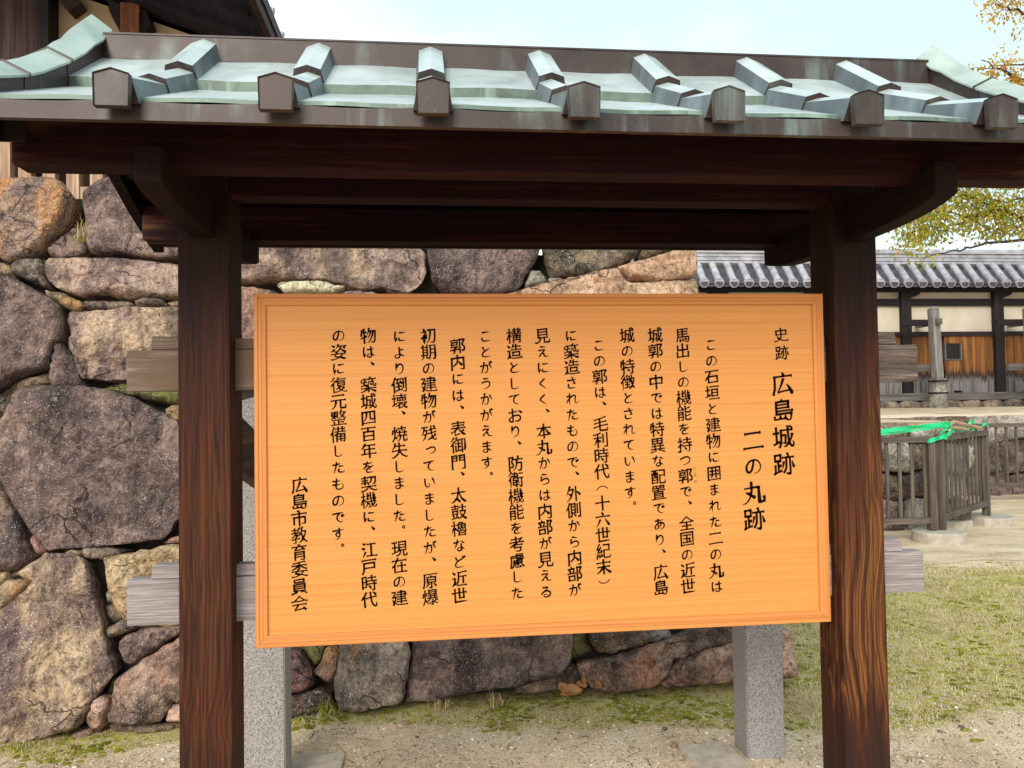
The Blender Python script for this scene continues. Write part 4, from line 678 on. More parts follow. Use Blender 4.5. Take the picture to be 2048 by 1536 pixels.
def catmull(P,step=2.0):
    P=[np.array(p,float) for p in P]; out=[]
    for i in range(len(P)-1):
        a=P[max(i-1,0)];b=P[i];c=P[i+1];d=P[min(i+2,len(P)-1)]
        # keep sharp corners sharp
        def corner(u,v,w):
            x=v-u;y=w-v; return (x@y)/(np.linalg.norm(x)*np.linalg.norm(y)+1e-9)<.5
        m1=(c-a)/2 if i>0 and not corner(a,b,c) else (c-b)
        m2=(d-b)/2 if i+2<len(P) and not corner(b,c,d) else (c-b)
        n=max(2,int(np.linalg.norm(c-b)/step))
        for k in range(n):
            t=k/n; out.append((2*t**3-3*t*t+1)*b+(t**3-2*t*t+t)*m1+(-2*t**3+3*t*t)*c+(t**3-t*t)*m2)
    out.append(P[-1]); return np.array(out)
def brush_polys(st,kana,rnd):
    """strokes (0..119 units, 100 to the em) -> ribbons [(left pts, right pts)] with a brush's pressure"""
    n=len(st); W=(12.8-.2*n if not kana else 12.); W=max(7.6,W)
    res=[]
    for s in st:
        P=[np.array(s[i:i+2],float) for i in range(0,len(s),2)]
        # extend the ends that thinning ate
        e=W*.42
        for i0,i1 in ((0,1),(-1,-2)):
            d=P[i0]-P[i1]; P[i0]=P[i0]+d/(np.linalg.norm(d)+1e-9)*e
        Q=catmull(P); L=np.r_[0,np.cumsum(np.linalg.norm(np.diff(Q,axis=0),axis=1))]; T=L[-1]; t=L/T
        d=Q[-1]-Q[0]; hor=abs(d[1])<abs(d[0])*.38; ver=abs(d[0])<abs(d[1])*.22
        bent=max(abs((Q[len(Q)//2]-(Q[0]+Q[-1])/2)))>T*.16
        w=np.ones(len(Q))
        if kana==2: w*=.5
        elif T<W*2.3:           # a dot: starts thin, presses
            w=.45+.95*np.clip(t*1.3,0,1)**.8; w*=np.sqrt(np.clip((1.04-t)/.18,0,1))
        elif kana:
            w=.80+.26*np.sin(math.pi*t*1.4+.5)+.10*np.exp(-(t*T/5)**2); w*=np.where(t>.8,1-.55*np.clip((t-.8)/.2,0,1)**1.3,1)
        elif hor:
            w=.70+.34*np.exp(-(t*T/7)**2)+.46*np.exp(-(((1-t)*T-3.2)/4.5)**2); w*=np.sqrt(np.clip(((1-t)*T+.8)/3.,0,1)).clip(0,1)
        elif bent:
            w=.92+.2*np.exp(-(t*T/6)**2); w*=np.where(t>.82,1-.6*((t-.82)/.18),1)
        elif ver:
            w=.98+.26*np.exp(-(t*T/6)**2)+.1*np.exp(-((1-t)*T/6)**2)
        elif d[0]<0:          # left falling: tapers away
            w=1.22-.85*t**1.25
        else:                 # right falling: swells, then lifts
            w=.55+.95*np.clip(t/.82,0,1)**1.3; w*=np.where(t>.82,1-.8*np.clip((t-.82)/.18,0,1)**1.2,1)
        # shoulders
        for i in range(1,len(P)-1):
            u=P[i]-P[i-1];v=P[i+1]-P[i]; c=(u@v)/(np.linalg.norm(u)*np.linalg.norm(v)+1e-9)
            if c<.5 and not kana: w=w+.38*np.exp(-(np.linalg.norm(Q-P[i],axis=1)/4.5)**2)
        w=w*W*.5*(1+.06*rnd.uniform(-1,1))
        tg=np.gradient(Q,axis=0); tg/=np.linalg.norm(tg,axis=1)[:,None]+1e-9; nr=np.stack([-tg[:,1],tg[:,0]],1)
        # slanted entry of the brush tip
        res.append((Q+nr*w[:,None],Q-nr*w[:,None]))
    out=[]
    for a,b in res:
        def tr(q):
            x=(q[:,0]-10)/100-.5; y=(q[:,1]-22)/100-.38
            y=y+.12*x-.07*x*x; x=x-.05*y
            return np.stack([x*.97,y*.97],1)
        out.append((tr(a),tr(b)))
    return out

def add_glyph(bm,ch,seed,place):
    st=[list(map(int,q.split(','))) for q in STROKES[ch].split()]
    for A_,B_ in brush_polys(st,2 if ch in '。（）' else 1 if ch in KANA else 0,random.Random(seed)):
        va=[bm.verts.new(place(Vector(q))) for q in A_]; vb=[bm.verts.new(place(Vector(q))) for q in B_]
        for i in range(len(va)-1): bm.faces.new((va[i],va[i+1],vb[i+1],vb[i]))
for ti,(txt,x0,z0,x1,z1,n,size) in enumerate(TEXT):
    bm=None
    for ci,ch in enumerate(txt):
        if bm is None: bm=bmesh.new()
        cx=x0+(x1-x0)*ci/n; cz=z0+(z1-z0)*ci/n
        sc=size*(.86 if ch in KANA else 1.04)
        if ch=='っ': cx+=size*.10; cz+=size*.06
        place=lambda v:(v.x*sc+cx,.0092,v.y*sc+cz)
        add_glyph(bm,ch,ti*31+ci,place)
        if ch in '、。' or txt[ci+1:ci+2]=='（' or ci==len(txt)-1:      # a run of writing ends at a pause
            obj('lettering',bm,M['ink'] if n!=2 else M['ink_faded'],board); bm=None
# ------------------------------------------------------------------ granite posts behind the kiosk
for x,lab in ((-.178,'grey granite post with pyramid top behind the left kiosk leg'),(1.945,'grey granite post standing below the right end of the board')):
    t=thing('granite_post',lab,'stone post',(x,1.025,0),'granite posts behind the kiosk')
    bm=bmesh.new(); h=.085
    box(bm,(x-h,1.025-.075,-.1),(x+h,1.025+.075,1.586),0.)
    top=[f for f in bm.faces if f.normal.z>.9][0]; r_=bmesh.ops.poke(bm,faces=[top]); r_['verts'][0].co.z+=.028
    bmesh.ops.bevel(bm,geom=[e for e in bm.edges if e.calc_face_angle(0)>.2],offset=.005,segments=2,affect='EDGES')
    bmesh.ops.subdivide_edges(bm,edges=[e for e in bm.edges if e.calc_length()>.5],cuts=12)
    obj('shaft',bm,M['granite'],t)

# ------------------------------------------------------------------ dry stone castle wall
STONES=[
('orange',[-1.993,2.842,-1.856,2.845,-1.672,2.854,-1.555,2.847,-1.518,2.824,-1.483,2.785,-1.454,2.742,-1.471,2.664,-1.486,2.612,-1.57,2.505,-1.655,2.418,-1.746,2.373,-1.788,2.383,-1.817,2.407,-1.957,2.457],0.02,0.055,'boulder blotched with orange lichen',[]),
('dark',[-1.387,2.789,-1.319,2.837,-1.213,2.879,-1.061,2.889,-0.96,2.79,-0.877,2.66,-0.835,2.479,-0.851,2.407,-1.011,2.402,-1.11,2.416,-1.2,2.436,-1.324,2.42,-1.355,2.46,-1.38,2.552,-1.375,2.624,-1.394,2.696,-1.401,2.763],0.02,0.055,None,[]),
('dark',[-1.589,2.454,-1.551,2.5,-1.451,2.582,-1.405,2.582,-1.379,2.47,-1.395,2.44,-1.498,2.404,-1.564,2.419],-0.03,0.04,None,[]),
('purple',[-1.578,2.369,-1.553,2.396,-1.452,2.397,-1.221,2.398,-1.033,2.381,-0.886,2.364,-0.83,2.362,-0.821,2.175,-0.929,2.175,-1.115,2.175,-1.231,2.195,-1.391,2.19,-1.494,2.225,-1.542,2.259,-1.574,2.314],0,0.05,None,[[-1.469,2.262,-1.42,2.279,-1.352,2.284,-1.259,2.275]]),
('grey',[-1.749,2.348,-1.725,2.388,-1.644,2.396,-1.583,2.379,-1.582,2.309,-1.554,2.234,-1.59,2.239,-1.741,2.308],-0.01,0.05,None,[]),
('tan',[-1.906,2.397,-1.814,2.378,-1.754,2.358,-1.749,2.298,-1.808,2.303,-1.898,2.308],-0.03,0.03,None,[]),
('dark',[-1.942,2.298,-1.808,2.301,-1.744,2.288,-1.668,2.244,-1.625,2.217,-1.554,2.175,-1.506,2.143,-1.474,2.114,-1.459,2.055,-1.464,1.943,-1.501,1.9,-1.514,1.786,-1.584,1.768,-1.691,1.731,-1.752,1.676,-1.879,1.636],0.03,0.06,None,[]),
('brown',[-1.843,1.623,-1.76,1.662,-1.69,1.719,-1.583,1.756,-1.517,1.774,-1.496,1.689,-1.621,1.679,-1.674,1.63,-1.75,1.65],-0.04,0.03,None,[]),
('tan',[-1.571,2.217,-1.547,2.212,-1.473,2.192,-1.389,2.153,-1.355,2.123,-1.385,2.106,-1.45,2.116,-1.549,2.178],-0,0.03,None,[]),
('dark',[-1.375,2.158,-1.261,2.163,-1.253,2.113,-1.34,2.108,-1.359,2.128],-0.03,0.03,None,[]),
('grey',[-1.259,2.16,-1.141,2.158,-1.112,2.14,-1.158,2.125,-1.244,2.111,-1.253,2.138],-0.02,0.02,None,[]),
('grey',[-1.099,2.153,-1.031,2.172,-0.956,2.17,-0.936,2.137,-1.037,2.118,-1.084,2.128],-0.01,0.03,None,[]),
('tan',[-0.932,2.152,-0.821,2.162,-0.819,2.132,-0.899,2.135],-0.02,0.02,None,[]),
('purple',[-1.438,2.084,-1.421,2.096,-1.339,2.096,-1.248,2.098,-1.157,2.118,-1.019,2.118,-0.875,2.123,-0.819,2.123,-0.8,1.723,-1.12,1.725,-1.223,1.723,-1.346,1.737,-1.377,1.799,-1.384,1.837,-1.398,1.904,-1.423,2.006,-1.44,2.05],0,0.05,None,[[-1.369,1.818,-1.334,1.821,-1.293,1.82],[-1.117,2.069,-1.062,2.068,-0.969,2.058,-0.872,2.063],[-1.16,2.005,-1.142,1.941,-1.151,1.874,-1.136,1.777]]),
('grey',[-1.444,1.943,-1.431,1.992,-1.405,1.943,-1.393,1.9,-1.385,1.847,-1.413,1.866,-1.438,1.905],-0.05,0.03,None,[]),
('dark',[-1.501,1.9,-1.471,1.924,-1.447,1.895,-1.402,1.837,-1.359,1.742,-1.342,1.689,-1.489,1.689,-1.513,1.734,-1.511,1.8,-1.493,1.862],-0.01,0.05,None,[]),
('moss',[-1.27,1.679,-1.119,1.715,-0.8,1.711,-0.794,1.587,-0.899,1.593,-1.014,1.619,-1.143,1.658],-0.05,0.04,None,[]),
('dark',[-1.663,1.647,-1.639,1.668,-1.608,1.678,-1.502,1.682,-1.399,1.683,-1.31,1.677,-1.209,1.657,-1.136,1.64,-1.036,1.601,-0.988,1.57,-0.896,1.526,-0.839,1.485,-0.782,1.422,-0.752,1.258,-0.756,1.076,-0.798,0.987,-0.829,0.963,-0.842,0.922,-0.873,0.883,-1.081,0.865,-1.297,0.854,-1.426,0.849,-1.451,0.864,-1.475,0.895,-1.545,0.972,-1.6,1.054,-1.62,1.087,-1.713,1.234,-1.773,1.307,-1.783,1.41,-1.736,1.493,-1.696,1.539,-1.671,1.605],0.03,0.05,'large smooth dark boulder with black water stains',[]),
('grey',[-1.836,1.637,-1.749,1.638,-1.7,1.631,-1.681,1.609,-1.687,1.582,-1.702,1.55,-1.738,1.513,-1.821,1.478],-0.02,0.05,None,[]),
('tan',[-0.911,1.565,-0.871,1.579,-0.793,1.573,-0.79,1.497,-0.849,1.493,-0.896,1.522],-0.02,0.04,None,[]),
('dark',[-1.857,1.212,-1.759,1.199,-1.685,1.139,-1.629,1.055,-1.588,0.973,-1.54,0.86,-1.508,0.817,-1.525,0.788,-1.564,0.765,-1.622,0.75,-1.671,0.759,-1.818,0.808],0,0.06,None,[]),
('red',[-1.545,0.914,-1.529,0.924,-1.506,0.915,-1.479,0.894,-1.445,0.841,-1.457,0.828,-1.495,0.823,-1.528,0.869],-0.03,0.04,None,[]),
('tan',[-1.366,0.836,-1.33,0.843,-1.291,0.837,-1.269,0.808,-1.311,0.814],-0.01,0.02,None,[]),
('grey',[-1.287,0.837,-1.253,0.854,-1.166,0.846,-1.07,0.83,-1.078,0.822,-1.146,0.804,-1.185,0.792,-1.258,0.801],0,0.03,None,[]),
('pink',[-0.875,0.86,-0.846,0.891,-0.762,0.897,-0.76,0.856],-0.01,0.02,None,[]),
('tan2',[-1.406,0.83,-1.354,0.827,-1.294,0.814,-1.266,0.795,-1.236,0.725,-1.193,0.603,-1.163,0.525,-1.134,0.413,-1.112,0.337,-1.082,0.26,-1.07,0.233,-1.088,0.217,-1.153,0.13,-1.19,0.054,-1.224,0.002,-1.276,-0.014,-1.373,-0.032,-1.518,-0.058,-1.598,-0.065,-1.719,-0.063,-1.77,0.485,-1.652,0.551,-1.593,0.589,-1.543,0.633,-1.504,0.675,-1.48,0.695,-1.541,0.712,-1.571,0.72,-1.544,0.749,-1.484,0.794,-1.44,0.823],0.04,0.055,'large tan and purple cracked boulder beside the ground',[[-1.57,0.609,-1.481,0.597,-1.405,0.592,-1.319,0.571,-1.194,0.551],[-1.515,0.548,-1.548,0.503,-1.566,0.366],[-1.376,0.432,-1.367,0.324,-1.342,0.265,-1.311,0.238,-1.355,0.22,-1.34,0.044],[-1.502,0.649,-1.45,0.632,-1.347,0.615],[-1.342,0.044,-1.279,0.033,-1.231,0.042]]),
('tan',[-1.787,0.664,-1.663,0.668,-1.615,0.7,-1.57,0.711,-1.54,0.708,-1.489,0.693,-1.508,0.675,-1.547,0.638,-1.602,0.593,-1.653,0.562,-1.772,0.5],0.03,0.04,None,[]),
('tan',[-1.754,0.748,-1.645,0.748,-1.627,0.739,-1.623,0.713,-1.656,0.682,-1.746,0.662],-0.03,0.03,None,[]),
('tan',[-1.62,0.732,-1.575,0.763,-1.54,0.757,-1.568,0.737,-1.604,0.715],-0.02,0.02,None,[]),
('tan',[-1.165,0.792,-1.099,0.805,-1.034,0.813,-0.905,0.84,-0.76,0.857,-0.741,0.443,-0.97,0.457,-1.046,0.498,-1.093,0.564,-1.128,0.652,-1.151,0.739,-1.166,0.774],0.01,0.05,None,[[-1.015,0.773,-0.901,0.765,-0.814,0.779]]),
('greyl',[-1.181,0.615,-1.153,0.644,-1.112,0.608,-1.079,0.56,-1.127,0.568,-1.169,0.563],-0.09,0.03,None,[]),
('grey',[-1.173,0.555,-1.127,0.564,-1.074,0.546,-1.059,0.503,-1.125,0.468,-1.153,0.507],-0.07,0.04,None,[]),
('grey',[-1.134,0.447,-1.045,0.494,-0.966,0.45,-1.046,0.426,-1.1,0.408,-1.13,0.409],0,0.04,None,[]),
('purple',[-1.066,0.381,-1.044,0.405,-0.927,0.449,-0.742,0.449,-0.74,0.426,-0.846,0.369,-0.92,0.322,-0.978,0.285,-1.011,0.274,-1.038,0.294,-1.062,0.349],0,0.05,None,[]),
('pinkd',[-1.063,0.195,-1.042,0.223,-0.919,0.301,-0.794,0.379,-0.74,0.415,-0.728,0.25,-0.725,0.087,-0.797,0.091,-0.812,0.047,-0.844,0.007,-0.902,-0.002,-1.028,-0.003,-1.083,0.012,-1.094,0.053,-1.076,0.101,-1.067,0.15],0.03,0.06,None,[[-1.06,0.141,-0.989,0.192,-0.915,0.225],[-0.803,0.211,-0.813,0.145,-0.797,0.091]]),
('pink',[-0.804,0.058,-0.725,0.083,-0.72,-0.018,-0.818,-0.006,-0.823,0.014],0,0.03,None,[]),
('pink',[-1.157,0.126,-1.128,0.133,-1.086,0.122,-1.082,0.085,-1.108,0.013,-1.134,-0.03,-1.173,-0.011,-1.198,0.018,-1.183,0.07],0.01,0.05,None,[]),
('brown',[-1.09,-0.006,-1.028,-0.009,-0.818,-0.012,-0.72,-0.024,-0.719,-0.044,-0.9,-0.049,-1.067,-0.041],-0,0.03,None,[]),
('moss',[-1.129,0.145,-1.108,0.197,-1.079,0.208,-1.078,0.159,-1.112,0.132],-0.04,0.03,None,[]),
('pink',[-1.265,-0.046,-1.221,-0.029,-1.176,-0.023,-1.175,-0.047,-1.248,-0.063],0.02,0.02,None,[]),
('purple',[-0.838,2.744,-0.502,2.764,0.063,2.762,0.423,2.73,0.452,2.462,0.498,2.414,0.486,2.381,0.494,2.316,0.473,2.262,0.433,2.218,0.39,2.197,0.255,2.233,0.142,2.215,0.047,2.247,-0.045,2.273,-0.17,2.279,-0.53,2.272,-0.797,2.258],0.02,0.05,None,[[0.066,2.291,0.235,2.365,0.462,2.337],[0.263,2.351,0.32,2.277,0.447,2.248],[0.121,2.439,0.192,2.395,0.136,2.335]]),
('cream',[-0.331,2.247,-0.307,2.263,-0.202,2.27,-0.109,2.27,-0.046,2.261,-0.021,2.244,0.029,2.244,0.032,2.234,-0.014,2.221,-0.033,2.205,-0.17,2.202,-0.3,2.205],0,0.025,None,[]),
('pink',[-0.807,2.189,-0.528,2.232,-0.43,2.226,-0.325,2.189,-0.237,2.154,-0.098,2.044,-0.122,1.818,-0.522,1.711,-0.788,1.769],0,0.05,None,[]),
('purple',[-0.011,2.183,0.067,2.206,0.179,2.206,0.291,2.183,0.347,2.043,0.235,1.871,-0.041,1.902,-0.098,2.096],0,0.04,None,[]),
('dark',[0.495,2.731,1.146,2.739,1.169,2.488,1.152,2.43,1.111,2.354,1.064,2.293,1.045,2.242,1.009,2.212,0.891,2.188,0.632,2.194,0.575,2.218,0.536,2.262,0.515,2.397],0.03,0.05,None,[]),
('greyl',[1.097,2.333,1.13,2.334,1.164,2.339,1.183,2.305,1.197,2.265,1.147,2.25,1.079,2.234,1.07,2.264],-0.02,0.04,None,[]),
('brownd',[1.194,2.74,1.771,2.747,1.786,2.511,1.734,2.418,1.64,2.371,1.517,2.325,1.336,2.297,1.232,2.3,1.203,2.369,1.185,2.446],0.02,0.06,None,[]),
('greyl',[1.217,2.291,1.258,2.304,1.302,2.285,1.297,2.271,1.219,2.258],-0.02,0.02,None,[]),
('brown',[1.752,2.406,1.788,2.489,1.824,2.748,2.073,2.751,2.096,2.529,1.961,2.466,1.817,2.418],0,0.05,None,[]),
('tan3',[1.615,2.35,1.788,2.396,1.951,2.447,2.07,2.479,2.1,2.457,2.099,2.373,2.083,2.286,1.947,2.274,1.679,2.264,1.646,2.316],0.03,0.04,None,[[1.809,2.393,1.946,2.388,2.08,2.41],[2.074,2.451,2.039,2.311]]),
('tan3',[0.949,2.183,1.153,2.239,1.402,2.297,1.602,2.34,1.636,2.304,1.669,2.252,2.085,2.271,2.091,2.194,2.1,2.006,1.586,1.964,0.973,2.011,0.861,2.129],0.03,0.05,'long pale tan corner stone',[[1.411,2.303,1.454,2.261,1.543,2.246,1.664,2.264],[1.645,2.249,1.635,2.194],[2.074,2.249,2.082,2.158]]),
('red',[-0.333,0.3,-0.217,0.297,-0.18,0.298,-0.142,0.245,-0.11,0.193,-0.103,0.132,-0.14,0.109,-0.213,0.092,-0.328,0.093],0,0.06,None,[]),
('rust',[-0.047,0.297,-0.021,0.302,0.006,0.297,0.03,0.273,0.028,0.227,0.01,0.187,0.008,0.147,-0.024,0.133,-0.056,0.155,-0.107,0.193,-0.065,0.226],-0.02,0.05,None,[]),
('moss',[-0.175,0.303,-0.053,0.344,-0.05,0.297,-0.068,0.232,-0.107,0.208,-0.137,0.25],-0.09,0.03,None,[]),
('brown',[-0.328,0.083,-0.213,0.082,-0.087,0.111,-0.013,0.087,-0.002,0.036,-0.085,-0.019,-0.21,-0.027,-0.325,-0.021],0.02,0.05,None,[]),
('rusty2',[0.037,0.443,0.287,0.464,0.377,0.44,0.379,0.309,0.392,0.267,0.375,0.169,0.364,0.088,0.345,0.036,0.195,0.009,0.187,0.001,0.126,-0.003,0.052,0.006,0.014,0.061,0.008,0.162,0.031,0.222],0.03,0.07,'rust streaked blocky boulder under the board',[[0.093,0.158,0.168,0.098,0.189,0.011],[0.082,0.235,0.093,0.183]]),
('dark',[0.407,0.488,0.87,0.495,1.237,0.454,1.25,0.313,1.224,0.176,1.179,0.128,0.942,0.073,0.752,0.068,0.634,0.049,0.496,0.027,0.375,0.029,0.378,0.106,0.397,0.203,0.408,0.276],0.03,0.06,None,[[0.514,0.16,0.507,0.039]]),
('brown',[1.352,0.311,1.424,0.341,1.611,0.341,1.654,0.323,1.69,0.263,1.469,0.212,1.399,0.219,1.358,0.27],-0,0.05,None,[]),
('greyl',[1.655,0.331,1.788,0.317,1.808,0.275,1.698,0.251],-0.03,0.03,None,[]),
('moss',[1.261,0.34,1.343,0.312,1.353,0.262,1.382,0.216,1.292,0.184,1.24,0.178,1.234,0.243],-0.1,0.03,None,[]),
('pinkd',[1.265,0.161,1.397,0.184,1.684,0.243,1.831,0.278,1.96,0.314,2.017,0.341,2.144,0.335,2.141,0.247,1.961,0.21,1.785,0.156,1.753,0.097,1.702,0.049,1.572,0.023,1.406,0.02,1.338,0.057,1.289,0.119],0.03,0.05,None,[[1.92,0.27,1.879,0.205,1.795,0.16],[1.63,0.233,1.661,0.158,1.6,0.048],[1.379,0.172,1.322,0.086]]),
('pink',[1.789,0.142,1.96,0.2,2.145,0.239,2.436,0.293,2.468,0.286,2.479,0.049,2.372,0.038,2.127,0.042,1.758,0.028,1.717,0.048,1.758,0.093],0.03,0.06,None,[[2.004,0.191,2.034,0.116,2.175,0.076],[1.772,0.096,1.863,0.116,1.941,0.08]]),
('brown',[0.932,0.026,0.943,0.084,1.142,0.127,1.274,0.156,1.334,0.057,1.259,0.045,1.112,0.036],-0.01,0.04,None,[]),
('tan',[-0.093,1.844,0.088,1.88,0.271,1.927,0.264,1.609,0.087,1.599,-0.088,1.597],0.0111898,0.05,None,[]),
('tan',[0.302,1.827,0.587,1.896,0.876,1.94,0.867,1.588,0.58,1.581,0.297,1.605],-0.0165313,0.05,None,[]),
('grey',[0.916,1.934,1.166,1.924,1.42,1.919,1.389,1.588,1.14,1.576,0.894,1.593],0.00819628,0.05,None,[]),
('tan',[1.461,1.939,1.661,1.928,1.864,1.935,1.843,1.588,1.637,1.582,1.434,1.58],0.000754883,0.05,None,[]),
('grey',[1.911,1.937,2.038,1.931,2.166,1.923,2.226,1.566,2.053,1.562,1.883,1.568],-0.0120515,0.05,None,[]),
('dark',[-0.751,1.571,-0.575,1.565,-0.399,1.58,-0.391,1.257,-0.571,1.265,-0.749,1.272],0.0158371,0.05,None,[]),
('tan',[-0.351,1.559,-0.07,1.563,0.215,1.555,0.224,1.258,-0.069,1.246,-0.358,1.256],0.00470919,0.05,None,[]),
('grey',[0.256,1.567,0.543,1.573,0.835,1.555,0.828,1.231,0.543,1.218,0.262,1.238],-0.0161159,0.05,None,[]),
('dark',[0.874,1.559,1.187,1.551,1.504,1.537,1.485,1.207,1.168,1.219,0.856,1.222],-0.0151091,0.05,None,[]),
('purple',[1.545,1.544,1.783,1.536,2.024,1.536,2.001,1.205,1.764,1.198,1.531,1.217],-5.68112e-05,0.05,None,[]),
('brown',[2.056,1.54,2.142,1.545,2.228,1.54,2.285,1.212,2.154,1.189,2.027,1.2],0.0185102,0.05,None,[]),
('brown',[-0.735,1.225,-0.508,1.211,-0.278,1.209,-0.273,0.89,-0.507,0.894,-0.737,0.892],0.0119802,0.05,None,[]),
('purple',[-0.236,1.218,-0.004,1.222,0.232,1.197,0.221,0.854,-0.007,0.854,-0.233,0.883],-0.0182182,0.05,None,[]),
('dark',[0.258,1.195,0.546,1.207,0.839,1.189,0.823,0.851,0.544,0.857,0.269,0.853],-0.0115522,0.05,None,[]),
('grey',[0.875,1.198,1.04,1.188,1.207,1.191,1.197,0.844,1.027,0.842,0.86,0.85],0.010943,0.05,None,[]),
('grey',[1.245,1.195,1.466,1.178,1.69,1.163,1.664,0.81,1.439,0.813,1.217,0.835],0.0162014,0.05,None,[]),
('dark',[1.728,1.182,2.005,1.177,2.283,1.146,2.346,0.803,2.029,0.809,1.717,0.816],-0.015422,0.05,None,[]),
('brown',[-0.718,0.856,-0.503,0.852,-0.285,0.852,-0.28,0.545,-0.498,0.551,-0.715,0.577],-0.0152731,0.05,None,[]),
('dark',[-0.248,0.849,-0.032,0.835,0.186,0.832,0.184,0.522,-0.026,0.528,-0.234,0.546],0.00179794,0.05,None,[]),
('grey',[0.233,0.826,0.438,0.826,0.646,0.815,0.641,0.526,0.429,0.519,0.219,0.526],0.0163055,0.05,None,[]),
('tan',[0.698,0.803,0.918,0.796,1.14,0.797,1.126,0.494,0.904,0.504,0.684,0.524],-0.0146698,0.05,None,[]),
('purple',[1.171,0.787,1.328,0.776,1.487,0.782,1.47,0.485,1.314,0.495,1.159,0.504],-0.00681409,0.05,None,[]),
('brown',[1.516,0.774,1.722,0.769,1.931,0.779,1.913,0.472,1.71,0.482,1.508,0.481],0.0064403,0.05,None,[]),
('brown',[1.964,0.758,2.154,0.759,2.345,0.746,2.4,0.452,2.178,0.442,1.96,0.455],0.0152415,0.05,None,[])]

WN=Vector((0,-1,.166)).normalized()
def wallpt(u,v,h): 
    p=Vector((u,1.76+.166*v,v))+WN*h; return p
def segdist(P,A,B):
    d=B-A; L=(d*d).sum()+1e-12; t=np.clip(((P-A)@d)/L,0,1); return np.linalg.norm(P-(A+t[:,None]*d),axis=1)
def stone_mesh(poly,place,off,bulge,seed,cracks=(),sp=.018,rough=1.,back=.26):
    rng=np.random.RandomState(seed)
    p=[np.array(q) for q in poly]; c0=sum(p)/len(p)
    p=[q+(q-c0)/max(1e-6,np.linalg.norm(q-c0))*.005 for q in p]
    for k_ in (.05,.10):   # round the corners a little
        p=[q for i in range(len(p)) for q in (p[i]*(1-k_)+p[(i+1)%len(p)]*k_,p[i]*k_+p[(i+1)%len(p)]*(1-k_))]
    out=[]
    for i in range(len(p)):
        a,b_=p[i],p[(i+1)%len(p)]; L=np.linalg.norm(b_-a); k=max(1,int(L/sp))
        for j in range(k):
            q=a+(b_-a)*j/k; out.append(q)
    out=[q+np.array((noise.noise((q[0]*22,q[1]*22,seed)),noise.noise((q[0]*22,q[1]*22,seed+9.))))*.008*rough for q in out]
    keep=[out[0]]
    for q in out[1:]:
        if np.linalg.norm(q-keep[-1])>sp*.35: keep.append(q)
    if np.linalg.norm(keep[0]-keep[-1])<sp*.35: keep.pop()
    poly=np.array(keep); n=len(poly)
    lo,hi=poly.min(0),poly.max(0)
    X,Y=np.meshgrid(np.arange(lo[0],hi[0],sp),np.arange(lo[1],hi[1],sp)); X[1::2]+=sp/2
    P=np.stack([X.ravel(),Y.ravel()],1)+rng.uniform(-.2,.2,(X.size,2))*sp
    P=P[inside(P,poly)] if len(P) else P
    if len(P):
        d=np.min([segdist(P,poly[i],poly[(i+1)%n]) for i in range(n)],0); P=P[d>sp*.55]; 
    vs=[Vector(q) for q in poly]+[Vector(q) for q in P]
    V,E,F,*_=delaunay_2d_cdt(vs,[(i,(i+1)%n) for i in range(n)],[],1,1e-6)
    Q=np.array([tuple(v) for v in V])
    d=np.min([segdist(Q,poly[i],poly[(i+1)%n]) for i in range(n)],0)
    ext=min(hi-lo); r=min(.022,ext*.16); c=(lo+hi)/2
    e=np.clip(d/r,0,1); edge=bulge*np.sqrt(1-(1-e)**2)
    # a hammered face: the lowest of a few tilted planes
    fac=np.full(len(Q),9.)
    for k in range(6):
        pk=lo+(hi-lo)*rng.uniform(.15,.85,2); an=rng.uniform(0,6.283); gr_=rng.uniform(.04,.26)*rough
        fac=np.minimum(fac,bulge*rng.uniform(.9,1.35)+((Q[:,0]-pk[0])*math.cos(an)+(Q[:,1]-pk[1])*math.sin(an))*gr_)
    fac=np.maximum(fac,-.02)
    H=np.minimum(edge,0)+edge*np.clip(fac/bulge,.1,1.4)
    for k,q in enumerate(Q):
        x,y=q; m=min(1,d[k]/.02)
        a=noise.fractal((x*2.6,y*2.6,seed*1.7),1.,2.1,3); 
        bnz=noise.multi_fractal((x*7,y*7,seed*2.1),1.,2.2,3)-1.
        cz=noise.fractal((x*24,y*24,seed*.9),.9,2.1,3)
        # chipped planes: stepped low-frequency noise
        s_=noise.noise((x*4.2,y*4.2,seed*3.3))*2.2; s_=math.floor(s_*2)/2+min(1,(s_*2-math.floor(s_*2))*6)*.5
        H[k]+=m*rough*(.022*a+.012*bnz+.008*cz+.020*s_)
    for cr in cracks:
        cr=np.array(cr); dc=np.min([segdist(Q,cr[i],cr[i+1]) for i in range(len(cr)-1)],0)
        H-=.022*np.exp(-(dc/.010)**2)
    bm=bmesh.new(); bv=[bm.verts.new(place(q[0],q[1],off+h)) for q,h in zip(Q,H)]
    for f in F:
        if len(set(f))>2:
            try: bm.faces.new([bv[i] for i in f])
            except ValueError: pass
    be=[e_ for e_ in bm.edges if len(e_.link_faces)==1]
    r_=bmesh.ops.extrude_edge_only(bm,edges=be); nv=[g0 for g0 in r_['geom'] if isinstance(g0,bmesh.types.BMVert)]
    cx=Vector(place(c[0],c[1],off-back)); nrm=(Vector(place(c[0],c[1],1))-Vector(place(c[0],c[1],0)))
    for v in nv:
        v.co-=nrm*back; v.co+=(cx-v.co)*.10
    fixn(bm); return bm
wall=thing('stone_wall','old castle wall of huge rough purple grey and tan boulders behind the kiosk','stone wall',(.3,2.0,0))
